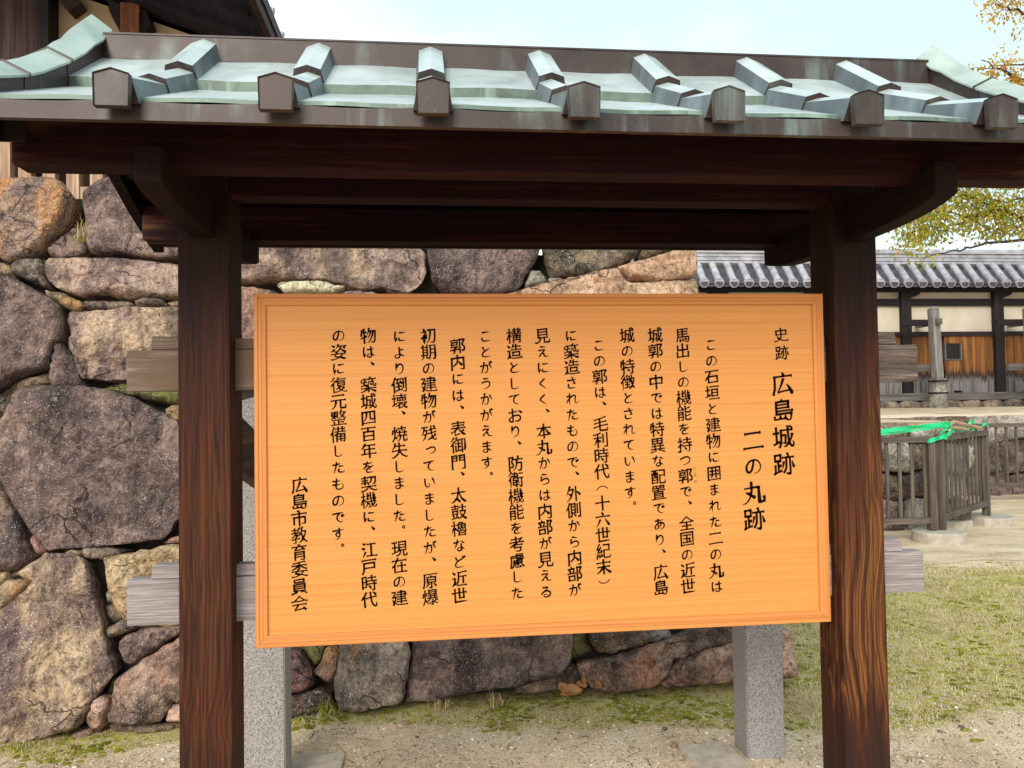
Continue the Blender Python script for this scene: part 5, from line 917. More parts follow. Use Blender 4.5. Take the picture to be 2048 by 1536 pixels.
for i,(kd,pts,off,bul,lab,crk) in enumerate(STONES):
    poly=[(pts[j],pts[j+1]) for j in range(0,len(pts),2)]
    rgh={'dark':.7,'purple':1.,'tan2':1.35,'pinkd':1.4,'pink':1.3,'orange':1.15,'brownd':1.3,'rusty2':1.25}.get(kd,1.1)
    bm=stone_mesh(poly,wallpt,off,bul,i+11,[[(c[j],c[j+1]) for j in range(0,len(c),2)] for c in crk],.014,rgh)
    obj('stone',bm,M['st_'+kd],wall,True,lab)
# the stretch of wall beyond the left edge of the photo
rs=random.Random(5); zz=-.06
for hgt in (.55,.8,.7,.55,.42):
    x=-1.96+rs.uniform(-.02,.02)
    for k in range(2):
        wd=rs.uniform(.55,1.); a=.025
        q=[(x-wd+a,zz+a),(x-wd/2,zz+a-rs.uniform(0,.03)),(x-a,zz+a),(x-a+rs.uniform(-.03,.01),zz+hgt/2),(x-a,zz+hgt-a),(x-wd/2,zz+hgt-a+rs.uniform(0,.03)),(x-wd+a,zz+hgt-a)]
        if len(wall.children)<99: obj('stone',stone_mesh(q,wallpt,0.,.06,900+k+int(zz*100),(),.03),M['st_'+rs.choice(['dark','purple','tan','grey'])],wall,True)
        x-=wd
    zz+=hgt
bm=bmesh.new()
A=[wallpt(u,v,-.13) for u,v in ((-3.4,-.15),(2.42,-.15),(2.04,2.42),(-.9,2.62),(-.92,2.80),(-3.4,2.80))]
B=[Vector((p_.x,5.2,p_.z)) for p_ in A]; A=[bm.verts.new(a) for a in A]; B=[bm.verts.new(b_) for b_ in B]
bm.faces.new(A); bm.faces.new(B[::-1])
for i in range(6): bm.faces.new((A[i],B[i],B[(i+1)%6],A[(i+1)%6]))
fixn(bm); obj('earth_core',bm,M['core'],wall)
# the wall's return face round the corner, beyond the hundred stones that show
sb=None; rs=random.Random(77); zz=-.06
for hgt in (.55,.5,.55,.5,.40):
    y=1.93+.166*zz
    while y<5.1:
        wd=min(rs.uniform(.5,.95),5.2-y); a=.015; j=lambda:rs.uniform(-.02,.02)
        q=[(y+a,zz+a),(y+wd/2,zz+a+j()),(y+wd-a,zz+a),(y+wd-a+j(),zz+hgt/2),(y+wd-a,zz+hgt-a),(y+wd/2,zz+hgt-a+j()),(y+a,zz+hgt-a),(y+a+j(),zz+hgt/2)]
        t_=stone_mesh(q,lambda u,v,h:Vector((2.43-.166*v+h,u,v)),0.,.05,int(700+y*20+zz*100),(),.04)
        me=bpy.data.meshes.new('t'); t_.to_mesh(me); t_.free()
        if sb is None: sb=bmesh.new()
        sb.from_mesh(me); bpy.data.meshes.remove(me); y+=wd
    zz+=hgt
o=obj('return_face',sb,M['st_brown'],wall,True); o['kind']='stuff'
# ------------------------------------------------------------------ turret on the wall
tur=thing('castle_turret','dark timber and plaster turret with overhanging roof on top of the boulder wall','turret',(-2.,3.5,2.8))
def TZ(x): return 4.079-.327*(x+1.232)
bm=bmesh.new(); prism(bm,[(-3.3,2.80),(-.78,2.80),(-.78,TZ(-.78)-.002),(-3.3,TZ(-3.3)-.002)],1,2.80,5.0); fixn(bm); obj('plaster_wall',bm,M['plaster'],tur)
bm=bmesh.new()
x=-3.3
while x<-.80:
    wd=rs.uniform(.16,.2); box(bm,(x+.002,2.775+rs.uniform(0,.006),2.80),(min(x+wd,-.79),2.7985,3.62),.003); x+=wd
obj('lower_boards',bm,M['turret_board'],tur)
bm=bmesh.new(); x=-2.6
while x<-1.88:
    wd=rs.uniform(.1,.14); box(bm,(x+.001,2.70+rs.uniform(0,.004),3.62),(min(x+wd,-1.866),2.7965,4.35),.003); x+=wd
obj('side_boards',bm,M['turret_board'],tur)
boxobj('corner_post',(-1.865,2.66,2.80),(-1.80,2.795,4.26),M['oldwood'],tur,.004)
boxobj('pillar',(-1.385,2.68,2.80),(-1.272,2.795,4.11),M['turret_post'],tur,.006)
brk=[(-1.56,4.18),(-1.505,4.17),(-1.462,4.11),(-1.459,4.06),(-1.432,4.0),(-1.40,3.94),(-1.386,3.86),(-1.271,3.86),(-1.24,3.93),(-1.205,3.99),(-1.225,4.03),(-1.235,4.07)]
bm=bmesh.new(); prism(bm,brk,1,2.70,2.796); fixn(bm); obj('carved_bracket',bm,M['oldwood'],tur)
bm=bmesh.new(); box(bm,(-.42,-.05,-.047),(.42,.05,.047),.004); bmesh.ops.rotate(bm,cent=(0,0,0),matrix=Matrix.Rotation(R(50),3,'Y'),verts=bm.verts)
bmesh.ops.translate(bm,vec=(-1.93,2.742,4.39),verts=bm.verts); obj('slanted_strut',bm,M['turret_board'],tur)
# roof: boarded soffit, fascia, tiles
bm=bmesh.new(); prism(bm,[(-3.3,TZ(-3.3)),(-.452,TZ(-.452)),(-.452,TZ(-.452)+.05),(-3.3,TZ(-3.3)+.05)],1,1.55,5.2); fixn(bm)
rf=obj('roof',bm,M['soffit'],tur)
bm=bmesh.new(); y=1.6
while y<5.1:
    for f_ in prism(bm,[(-3.28,TZ(-3.28)-.03),(-.5,TZ(-.5)-.03),(-.5,TZ(-.5)-.001),(-3.28,TZ(-3.28)-.001)],1,y,y+.045): pass
    y+=.30
fixn(bm); obj('rafters',bm,M['soffit'],rf)
boxobj('fascia',(-.451,1.55,TZ(-.45)-.035),(-.412,5.2,TZ(-.45)+.055),M['turret_board'],rf,.004)
bm=bmesh.new(); prism(bm,[(-3.3,TZ(-3.3)+.052),(-.40,TZ(-.40)+.052),(-.385,TZ(-.4)+.085),(-3.3,TZ(-3.3)+.12)],1,1.5,5.25); fixn(bm); obj('tiles',bm,M['tile_d'],rf)
for k in range(10):
    y=1.75+.30*k; bm=bmesh.new(); tube(bm,[(-1.4,y,TZ(-1.4)+.13),(-.388,y,TZ(-.388)+.105)],[.028,.028],10); obj('eave_tile',bm,M['tile'],rf,False)
# pale lattice standing on the wall top in front of the turret
lat=thing('wooden_lattice','pale wooden slat lattice standing on top of the boulder wall','lattice',(-1.6,2.6,2.8))
for i in range(15):
    x=-1.875+.1365*i-.02
    boxobj('slat',(x-.037,2.575,2.79),(x+.037,2.635,3.24),M['slat'],lat,.003)
boxobj('rail',(-2.06,2.585,2.79),(.1,2.65,2.915),M['slat'],lat,.003)
boxobj('post',(-2.03,2.55,2.79),(-1.965,2.66,3.30),M['slat'],lat,.004)
boxobj('top_rail',(-2.6,2.60,3.135),(-2.031,2.65,3.20),M['slat'],lat,.003)
# ------------------------------------------------------------------ long plastered wall with tile roof, far right
gal=thing('roofed_wall','long cream plaster wall with grey tile roof and dark posts on the stone terrace','wall',(9.,11.7,1.4))
FY=11.6
X0,X1=3.,17.
boxobj('plaster_wall',(X0,FY+.03,2.80),(X1,FY+.30,4.15),M['plaster_w'],gal,0.)
bm=bmesh.new(); x=X0; rs=random.Random(9)
while x<X1:
    wd=rs.uniform(.13,.24)
    if not(x+wd>10.36 and x<10.70):
        box(bm,(x+.003,FY-.012+rs.uniform(-.008,.008),1.66),(min(x+wd,X1)-.003,FY+.026,2.795),.003)
    else:
        x=10.36; wd=.34
        box(bm,(x+.003,FY-.012,1.66),(x+.165,FY+.026,2.31),.003); box(bm,(x+.172,FY-.016,1.70),(x+.337,FY+.026,2.31),.003)
        box(bm,(x+.003,FY-.012,2.61),(x+.165,FY+.026,2.795),.003); box(bm,(x+.172,FY-.010,2.61),(x+.337,FY+.026,2.795),.003)
    x+=wd
bmesh.ops.translate(bm,vec=(0,0,0),verts=bm.verts)
obj('cladding',bm,M['clad'],gal)
hole=boxobj('gun_port',(10.365,FY+.01,2.31),(10.695,FY+.027,2.61),M['iron'],gal,0.)  # black panel standing in for the shade inside the open port
for a,b_ in (((10.355,FY-.03,2.285),(10.705,FY+.03,2.312)),((10.355,FY-.03,2.313),(10.380,FY+.03,2.612)),((10.680,FY-.03,2.313),(10.705,FY+.03,2.612))):
    boxobj('port_frame',a,b_,M['greywood_h'],hole,.003)
boxobj('backing',(X0,FY+.04,1.50),(X1,FY+.26,2.80),M['oldwood'],gal,0.)
boxobj('sill_rail',(X0,FY-.05,2.752),(X1,FY-.013,2.835),M['oldwood_h'],gal,.004)
boxobj('upper_rail',(X0,FY-.03,3.335),(X1,FY+.028,3.470),M['oldwood_h'],gal,.004)
boxobj('wall_plate',(X0,FY-.10,3.600),(X1,FY+.29,3.70),M['oldwood_h'],gal,.004)
boxobj('base_beam',(X0,FY-.09,1.515),(X1,FY+.1,1.66),M['greywood_h'],gal,.01)
for k in range(-3,4):
    x=9.57+1.9*k
    pt=boxobj('post',(x-.098,FY-.075,1.661),(x+.098,FY+.02,3.598),M['oldwood'],gal,.006)
    bm=bmesh.new(); prism(bm,[(x+.099,3.597),(x+.30,3.597),(x+.28,3.55),(x+.16,3.50),(x+.099,3.49)],1,FY-.06,FY+.015); fixn(bm); obj('corbel',bm,M['oldwood'],pt)
x=5.0
for k in range(24):
    x+=rs.uniform(.40,.44); q=[(x-.205,1.34),(x+.205,1.34),(x+.21,1.45),(x+.12,1.512),(x-.12,1.513),(x-.21,1.47)]
    obj('footing_stone',stone_mesh(q,lambda u,v,h:Vector((u,FY-.12-h,v)),0,.05,300+k,(),.04),M['st_grey'],gal,True)
# tile roof
bm=bmesh.new(); prism(bm,[(FY-.42,3.70),(FY+.12,4.20),(FY+.42,4.20),(FY+.90,3.70)],0,X0,X1); fixn(bm); roof=obj('roof',bm,M['tile_d'],gal)
bm=bmesh.new(); xr=9.111-.2805*20; n_t=0
ax=Vector((0,.35,.41)); 
while xr<X1:
    p0=Vector((xr,11.19,3.735)); p1=Vector((xr,11.53,4.125)); d=(p1-p0).normalized()
    for k in range(3):
        a=p0+(p1-p0)*(k/3)-d*.006; b_=p0+(p1-p0)*((k+1)/3); tube(bm,[a,b_],[.068,.061],12)
    xr+=.2805
o_=obj('tile_rows',bm,M['tile'],roof,False)
bm=bmesh.new(); xr=9.111-.2805*20
while xr<X1:   # round end caps, recessed faces
    tube(bm,[(xr,11.160,3.708),(xr,11.21,3.716)],[.088,.088],18,0); tube(bm,[(xr,11.157,3.708),(xr,11.162,3.708)],[.070,.070],18,1); xr+=.2805
obj('end_caps',bm,[M['tile'],M['tile_d']],roof)
bm=bmesh.new(); xr=9.111-.2805*20
while xr<X1:   # drooping pan tiles between the rows
    for k in range(3):
        pts=[]
        for t in np.linspace(-1,1,7):
            pts.append((xr+.14+t*.085,-.035*(1-t*t)))
        y0,z0=11.185+.1*k,3.700+.115*k
        A=[bm.verts.new((px_,y0,z0+dz)) for px_,dz in pts]; B=[bm.verts.new((px_,y0+.11,z0+.115+dz)) for px_,dz in pts]; L=[bm.verts.new((px_,y0,z0+dz-.028)) for px_,dz in pts]
        for j in range(6): bm.faces.new((A[j],A[j+1],B[j+1],B[j])); bm.faces.new((L[j],L[j+1],A[j+1],A[j]))
    xr+=.2805
fixn(bm); obj('pan_tiles',bm,M['tile_d'],roof)
bm=bmesh.new()
for z0,z1,yy in ((4.14,4.19,.11),(4.193,4.225,.125),(4.228,4.262,.105),(4.265,4.296,.12),(4.299,4.333,.10),(4.336,4.362,.13)):
    box(bm,(X0,FY+.14-yy-.05,z0),(X1,FY+.14+yy+.05,z1),.004)
tube(bm,[(X0,FY+.14,4.375),(X1,FY+.14,4.375)],[.085,.085],14)
obj('ridge',bm,M['tile'],roof)
boxobj('eave_board',(X0,FY-.40,3.64),(X1,FY-.36,3.688),M['oldwood_h'],roof,.004)
# leaning support posts with nuki beams back to the wall
for k,xb in enumerate((9.80,11.70)):
    lab=('leaning grey timber support post on a banded stone foot before the plaster wall','grey timber support post at the right edge before the plaster wall')[k]
    t=thing('support_post',lab,'post',(xb,11.0,1.4),'support posts of the plaster wall')
    bm=bmesh.new(); vs=box(bm,(xb-.075,10.94,1.925),(xb+.075,11.09,3.19),.012)
    topf=[f for f in bm.faces if f.normal.z>.95]; 
    for v in bm.verts: v.co.x-=.035*(v.co.z-1.9)
    obj('shaft',bm,M['greywood'],t)
    bm=bmesh.new(); a=[bm.verts.new((xb-.045+s*.082,11.015+q*.082,3.192)) for s,q in ((-1,-1),(1,-1),(1,1),(-1,1))]; tp=bm.verts.new((xb-.05,11.01,3.26))
    for j in range(4): bm.faces.new((a[j],a[(j+1)%4],tp))
    bm.faces.new(a[::-1]); fixn(bm); obj('cap',bm,M['greywood'],t)
    bm=bmesh.new(); box(bm,(xb-.10,10.90,1.33),(xb+.10,11.12,1.92),.02); bmesh.ops.subdivide_edges(bm,edges=bm.edges[:],cuts=2)
    for v in bm.verts: v.co.x=xb+(v.co.x-xb)*(1.12-.16*(v.co.z-1.36)/.56)+.02*noise.noise(v.co*4); v.co.y+=.02*noise.noise(v.co*5)
    ft=obj('stone_foot',bm,M['st_greyl'],t)
    for z in (1.64,1.86): boxobj('iron_band',(xb-.118,10.882,z),(xb+.118,11.135,z+.03),M['iron'],ft,.004)
    boxobj('tie_beam',(xb-.07,10.86,2.905),(xb+.02,11.53,3.02),M['greywood_h'],t,.006)
    boxobj('tie_beam',(xb-.62,11.095,2.905),(xb+.10,11.16,3.02),M['oldwood_h'],t,.006)
    boxobj('tie_beam',(xb-.42,11.095,2.06),(xb+.13,11.17,2.185),M['greywood_h'],t,.006)
# ------------------------------------------------------------------ terrace with rough stone facing
TYF=9.45
def terr_z(x,y): return 1.27+.11*sstep(8.5,11.4,y)+.015*fbm(x*1.1,y*1.1,2.)
bm=bmesh.new(); tvs=[]
for y in np.linspace(6.46,14,34): tvs.append([bm.verts.new((x,y,terr_z(x,y))) for x in np.linspace(-1.,18,78)])
for i in range(77):
    if tvs[0][i+1].co.x>6.95: break
    a_,b_=tvs[0][i].co,tvs[0][i+1].co
    bm.faces.new((tvs[0][i],tvs[0][i+1],bm.verts.new((b_.x,6.41,b_.z-.10)),bm.verts.new((a_.x,6.41,a_.z-.10))))
for k in range(33):
    for i in range(77):
        cx_=tvs[k][i+1].co.x; cy_=tvs[k][i].co.y
        if cx_>6.95 and cy_<9.26: continue
        bm.faces.new((tvs[k][i],tvs[k][i+1],tvs[k+1][i+1],tvs[k+1][i]))
for v in [v for v in bm.verts if not v.link_faces]: bm.verts.remove(v)
ter=obj('terrace',bm,p.m,None,True); ter['kind']='structure'
rw=thing('retaining_wall','low retaining wall of big rough grey stones below the terrace, behind the fences','stone wall',(7.,7.5,0))
def course(x0,x1,y,heights,seed,smin,smax,m):
    rs=random.Random(seed); zz=-.04
    for hi_,hgt in enumerate(heights):
        x=x0-rs.uniform(0,.25)
        while x<x1-.12:
            wd=min(rs.uniform(smin,smax),x1-x+.02); a=rs.uniform(.006,.03); j=lambda s=.05:rs.uniform(-s,s)
            top=zz+hgt; sk=rs.uniform(-.09,.09)
            q=[(x+a,zz+a+j(.03)),(x+wd/2+j(.1),zz+a-rs.uniform(-.03,.05)),(x+wd-a,zz+a+j(.04)),(x+wd-a+j(.05),zz+hgt*.5+j()),(x+wd-a+j(.04),top-a+sk*.5+j(.02)),(x+wd*.55+j(.12),top-a+rs.uniform(-.02,.06)),(x+a+j(.04),top-a-sk*.5+j(.02)),(x+a+j(.05),zz+hgt*.45)]
            if hi_==len(heights)-1: q=[(u,min(v,1.262)) for u,v in q]
            if len(rw.children)<98: obj('stone',stone_mesh(q,lambda u,v,h:Vector((u,y-h+.04*v,v)),rs.uniform(-.05,.05),.07,500+int(x*10)+int(zz*100)+seed,(),.026,1.5,.3),M['st_'+rs.choice(m)],rw,True)
            x+=wd
        zz+=hgt
course(-.9,6.93,6.38,(.40,.30,.36,.25),21,.25,.62,['grey','greyl','brown','greyl','grey','dark'])
course(6.95,12.,9.22,(.38,.52,.41),33,.4,1.,['grey','brown','grey','dark','greyl'])
bm=bmesh.new(); prism(bm,[(-.95,6.55),(6.80,6.55),(6.80,9.40),(17.9,9.40),(17.9,9.9),(-.95,9.9)],2,-.1,1.235); fixn(bm); obj('earth_core',bm,M['core'],rw)
# ------------------------------------------------------------------ slatted fences and their concrete feet
def fence(name,label,p0,p1,z0,z1,n,post_ends=(1,1),foot=0.,sw=.038,post_up=.0):
    p0=Vector((*p0,0)); p1=Vector((*p1,0)); d=(p1-p0); L=d.length; a=math.atan2(d.y,d.x); Rm=Matrix.Rotation(a,4,'Z')
    t=thing(name,label,'fence',(*((p0+p1)/2)[:2],0),'slatted wooden fence panels')
    def pc(nm,x0,x1,y,za,zb,m):
        bm=bmesh.new(); box(bm,(x0,-y,za),(x1,y,zb),.004); bmesh.ops.transform(bm,matrix=Matrix.Translation(p0)@Rm,verts=bm.verts); obj(nm,bm,m,t)
    pc('top_rail',-.02,L+.02,.045,z1-.06,z1,M['fence_h']); pc('bottom_rail',0,L,.032,z0,z0+.065,M['fence_h'])
    for i in range(n):
        x=L*(i+.5)/n; pc('slat',x-sw/2,x+sw/2,.010,z0+.0655,z1-.0605,M['fence'])
    for e,x in zip(post_ends,(0,L)):
        if e: pc('post',x-.04,x+.04,.04,foot,z1-.0605+post_up,M['fence'])
    return t
fence('slat_fence','fence panel with widely spaced slats facing front, right of the kiosk',(4.05,5.62),(5.93,5.62),.20,1.14,13,(1,1),.12)
fence('slat_fence','closely slatted fence panel turned at an angle, green tape on top',(6.05,5.64),(7.33,6.62),.22,1.15,11,(1,1),.10,.052)
fence('slat_fence','farther fence panel at the right edge below the terrace',(8.0,8.4),(11.2,8.4),.22,1.17,20,(1,1),.05)
def disc(name,label,x,y,r,h,n=24,sq=False):
    bm=bmesh.new(); tube(bm,[(x,y,-.04),(x,y,h-.012),(x,y,h)],[r,r,r-.012],n); fixn(bm)
    o=obj(name,bm,M['concrete']); obj_base(o,(x,y,0)); tag(o,label,'concrete base','concrete feet of the fences'); return o
disc('concrete_base','round concrete foot under the corner of the two near fence panels',5.99,5.60,.27,.12,28)
disc('concrete_base','pale octagonal concrete foot under the far end of the angled fence',7.35,6.62,.30,.10,8)
disc('concrete_base','low concrete foot half hidden behind the angled fence panel',6.72,6.55,.30,.09,8)
disc('concrete_base','small concrete foot under the farther fence at the right edge',9.75,8.35,.22,.14,8)
# green plastic tape tied over the fence top
bm=bmesh.new()
def ribbon(pts,wd=.05,n=24):
    pts=[Vector(q) for q in pts]; prev=None
    for k in range(n+1):
        t=k/n*(len(pts)-1); i=min(int(t),len(pts)-2); f=t-i
        g0=pts[max(i-1,0)];g1=pts[i];g2=pts[i+1];g3=pts[min(i+2,len(pts)-1)]
        q=.5*((2*g1)+(g2-g0)*f+(2*g0-5*g1+4*g2-g3)*f*f+(3*g1-g0-3*g2+g3)*f**3)
        tw=.5*math.sin(k*.9+len(pts)); o_=Vector((.0,math.sin(tw)*wd*.5,math.cos(tw)*wd*.5))
        r_=[bm.verts.new(q+o_),bm.verts.new(q-o_)]
        if prev: bm.faces.new((prev[0],prev[1],r_[1],r_[0]))
        prev=r_
ribbon([(4.1,5.56,1.17),(5.0,5.56,1.185),(5.6,5.56,1.235),(6.02,5.56,1.27),(6.25,5.7,1.275)],.046)
ribbon([(4.1,5.55,1.155),(5.0,5.55,1.155),(5.6,5.55,1.20),(6.1,5.55,1.25)],.02)
o=obj('plastic_tape',bm,M['tape']); obj_base(o,(6.0,5.6,1.1)); tag(o,'long bright green tape stretched over the near fence to its corner','tape')
bm=bmesh.new()
ribbon([(6.12,5.58,1.28),(6.05,5.57,1.2),(6.02,5.56,1.15),(6.1,5.58,1.13),(6.2,5.66,1.17)],.045)
ribbon([(5.86,5.56,1.09),(5.98,5.56,1.12),(6.1,5.57,1.16),(6.3,5.74,1.2)],.05)
for k in range(5): ribbon([(6.1+.1*k,5.62+.09*k,1.19+.02*math.sin(k*2)),(6.25+.1*k,5.74+.09*k,1.25-.02*k),(6.42+.1*k,5.9+.08*k,1.19),(6.5+.09*k,6.0+.06*k,1.23)],.03,14)
ribbon([(6.5,6.0,1.22),(6.7,6.1,1.2),(6.78,6.1,1.28),(6.9,6.2,1.25),(6.85,6.22,1.16)],.04)
ribbon([(6.85,6.22,1.17),(7.0,6.32,1.2),(7.1,6.4,1.18),(7.2,6.42,1.24),(7.3,6.5,1.2)],.03)
o=obj('plastic_tape',bm,M['tape']); obj_base(o,(6.0,5.6,1.1)); tag(o,'bright green tape tied in a tangle around the fence corner and angled panel','tape')
# loose sticks lying across the fence corner
for k,(a,b_) in enumerate((((6.1,5.72,1.27),(6.62,5.95,1.19)),((6.3,5.75,1.29),(7.05,6.3,1.19)))):
    bm=bmesh.new(); tube(bm,[a,b_],[.022,.02],6); o=obj('wooden_stick',bm,M['slat']); obj_base(o,a)
    tag(o,('short pale stick lying across the taped fence corner','long pale stick lying along the angled fence top')[k],'stick','sticks on the taped fence')
# ------------------------------------------------------------------ tree at the right edge
tree=thing('autumn_tree','autumn tree reaching in from the right with yellow green and orange leaves','tree',(10.6,7.2,0))
bm=bmesh.new(); rs=random.Random(3)
tube(bm,[(10.6,7.2,-.1),(10.5,7.2,1.2),(10.35,7.15,2.6),(10.2,7.1,3.9),(10.3,7.1,5.4),(10.2,7.,7.)],[.24,.2,.17,.14,.1,.05],10)
obj('trunk',bm,M['bark'],tree,True)
bm=bmesh.new(); twigs=[]
def branch(pts,r0,r1,leafy=1.,kind=0):
    pts=[Vector(q) for q in pts]; P=[]
    for i in range(len(pts)-1):
        for k in range(4): P.append(pts[i].lerp(pts[i+1],k/4)+Vector((rs.gauss(0,.012),rs.gauss(0,.03),rs.gauss(0,.012))))
    P.append(pts[-1]); n=len(P); tube(bm,P,[r0+(r1-r0)*i/(n-1) for i in range(n)],6)
    for i in range(n):
        if rs.random()<leafy*.9: twigs.append((P[i],kind))
    for i in range(2,n):
        if rs.random()<.55*leafy:
            d=Vector((rs.uniform(-1,.4),rs.uniform(-.6,.6),rs.uniform(-.5,.7))).normalized()*rs.uniform(.15,.45)
            q=[P[i],P[i]+d*.5+Vector((0,0,.03)),P[i]+d]; tube(bm,q,[r1*.9,r1*.7,.0025],5); twigs.append((q[1],kind)); twigs.append((q[2],kind))
# low branches seen under the eave
branch([(10.2,7.1,3.9),(9.2,7.05,3.95),(8.3,7.,3.90),(7.85,7.,4.0),(7.45,7.,3.90)],.05,.012,.9)
branch([(8.9,7.05,3.62),(8.1,7.,3.60),(7.7,7.,3.56),(7.35,6.98,3.47),(7.05,7.,3.42),(6.85,7,3.36)],.025,.004,.05)
branch([(10.3,7.1,3.6),(8.9,7.05,3.62)],.03,.025,.5)
branch([(8.3,7.,3.90),(7.7,7.1,4.15),(7.2,7.,4.25)],.02,.006,1.)
branch([(7.85,7.,4.),(7.3,6.9,3.78),(6.95,7,3.75),(6.6,7.,3.66)],.012,.004,1.)
branch([(7.6,7.,3.92),(7.2,7.05,3.98),(6.85,7.,3.95),(6.55,7,3.86)],.012,.004,1.)
branch([(7.5,7.,3.72),(7.1,6.95,3.72),(6.85,7,3.68)],.008,.003,.35)
branch([(10.2,7.1,4.2),(9.2,7.2,4.4),(8.5,7.1,4.5),(7.8,7.,4.45),(7.3,7.,4.35)],.04,.008,1.)
branch([(8.9,7.05,4.4),(8.3,6.9,4.15),(7.95,6.95,4.1),(7.6,7.,4.2)],.018,.006,1.)
branch([(8.5,7.1,3.92),(8.2,7.,3.78),(7.75,7.,3.76)],.012,.004,1.)
# upper branches against the sky
branch([(10.3,7.1,5.2),(9.4,7.,5.35),(8.6,7.,5.62),(8.1,7.,5.8),(7.75,7,5.98)],.04,.006,.55,1)
branch([(8.6,7.,5.62),(8.4,7.05,5.75),(8.15,7.,5.72)],.014,.005,1.,1)
branch([(8.2,7.,5.76),(7.9,6.95,5.85),(7.62,7.,5.86)],.01,.004,1.,1)
branch([(8.4,7.,5.6),(8.35,7.,5.55),(8.1,7.,5.58)],.01,.004,1.,1)
branch([(10.25,7.1,6.0),(9.3,7.,6.3),(8.6,7.,6.58),(8.2,7.,6.68),(8.0,7,6.74)],.04,.006,1.,1)
branch([(8.9,7.,6.5),(8.5,7.1,6.85),(8.1,7.,6.95)],.02,.005,1.,1)
for k in range(14):      # the rest of the crown, right of the photograph
    a_=rs.uniform(-1.2,1.9); z0=rs.uniform(3.4,6.6); L=rs.uniform(1.3,2.6); d_=Vector((math.cos(a_),math.sin(a_),rs.uniform(.05,.5)))
    p0=Vector((10.3,7.1,z0)); branch([p0,p0+d_*L*.5+Vector((0,0,.1)),p0+d_*L],.045,.006,.9,k%2)
obj('branches',bm,M['bark'],tree)
bm=bmesh.new()
for (p_,kd) in twigs:
    for k in range(rs.randint(24,44) if kd==0 else rs.randint(9,18)):
        q_=.7 if kd else 1.; c_=p_+Vector((rs.gauss(0,.085)*q_,rs.gauss(0,.13),rs.gauss(-.02,.07)*q_))
        L=rs.uniform(.04,.072); d=Vector((rs.gauss(0,.5),rs.gauss(0,.5),-rs.uniform(.2,1.1))).normalized()
        s_=d.cross(Vector((rs.gauss(0,1),rs.gauss(0,1),rs.gauss(0,1)))).normalized(); n_=d.cross(s_)
        v=[bm.verts.new(c_+q) for q in (Vector((0,0,0)),d*L*.45+s_*L*.26+n_*L*.05,d*L,d*L*.45-s_*L*.26+n_*L*.05)]
        q=bm.faces.new(v[:3]); q.material_index=kd; q2=bm.faces.new((v[0],v[2],v[3])); q2.material_index=kd
obj('crown',bm,[M['leaf_g'],M['leaf_o']],tree)
# ------------------------------------------------------------------ things on the ground
for (x0,y0,x1,y1,lab) in ((-.10,1.02,.115,1.235,'flat square paving stone beside the left granite post'),(1.60,.80,1.83,1.10,'pale flat paving stone before the right granite post')):
    bm=bmesh.new(); box(bm,(x0,y0,-.03),(x1,y1,.018),.006); bmesh.ops.subdivide_edges(bm,edges=bm.edges[:],cuts=3)
    for v in bm.verts: v.co+=Vector((noise.noise(v.co*9)*.014,noise.noise(v.co*9+Vector((5,5,5)))*.014,0))
    o=obj('paving_stone',bm,M['slab']); obj_base(o,((x0+x1)/2,(y0+y1)/2,0)); tag(o,lab,'paving stone')
def dry_leaf(x,y,z,s,rz,tilt,lab,grp):
    bm=bmesh.new(); n=7; L=[];Rr=[];Cn=[]
    for i in range(n):
        t=i/(n-1); wd=s*.27*math.sin(math.pi*min(1,t*.93+.05))**.8; zc=.35*s*(t-.5)**2
        Cn.append(bm.verts.new((t*s-s/2,0,zc))); L.append(bm.verts.new((t*s-s/2,wd,zc+wd*.45))); Rr.append(bm.verts.new((t*s-s/2,-wd,zc+wd*.35)))
    for i in range(n-1):
        bm.faces.new((Cn[i],Cn[i+1],L[i+1],L[i])); bm.faces.new((Rr[i],Rr[i+1],Cn[i+1],Cn[i]))
    bmesh.ops.rotate(bm,cent=(0,0,0),matrix=(Matrix.Rotation(rz,3,'Z')@Matrix.Rotation(tilt,3,'X')@Matrix.Rotation(tilt*.6,3,'Y')),verts=bm.verts)
    o=obj('dry_leaf',bm,M['dryleaf'],None,True); o.location=(x,y,z); tag(o,lab,'leaf',grp)
rs=random.Random(8)
for i in range(12):
    dry_leaf(1.25+rs.gauss(0,.05),1.68+rs.gauss(0,.03),.03+.007*i,rs.uniform(.06,.10),rs.uniform(0,6.3),rs.uniform(-1.3,1.3),'brown dry leaf in the small heap at the foot of the wall','dry leaves heaped at the wall foot')
for x,y,s,lab in ((.385,1.50,.05,'lone orange dry leaf on the gravel under the board'),(.47,1.60,.035,'small brown dry leaf near the moss below the board'),(2.95,1.75,.06,'dry brown leaf on the grass right of the right post'),(3.1,2.6,.07,'curled dry leaf lying on the turf at the right')):
    dry_leaf(x,y,.015,s,rs.uniform(0,6),.25,lab,'single dry leaves on the ground')
def blade(bm,x,y,z,L,wd,lean,az,mi):
    d=Vector((math.cos(az),math.sin(az),0)); s_=Vector((-d.y,d.x,0))*wd*.5
    p0=Vector((x,y,z)); p1=p0+d*L*lean*.4+Vector((0,0,L*(1-lean*.55)*.62)); p2=p0+d*L*lean+Vector((0,0,L*max(.06,1-lean)))
    v=[bm.verts.new(q) for q in (p0+s_,p0-s_,p1-s_*.8,p1+s_*.8)]; t=bm.verts.new(p2)
    bm.faces.new(v).material_index=mi; bm.faces.new((v[3],v[2],t)).material_index=mi
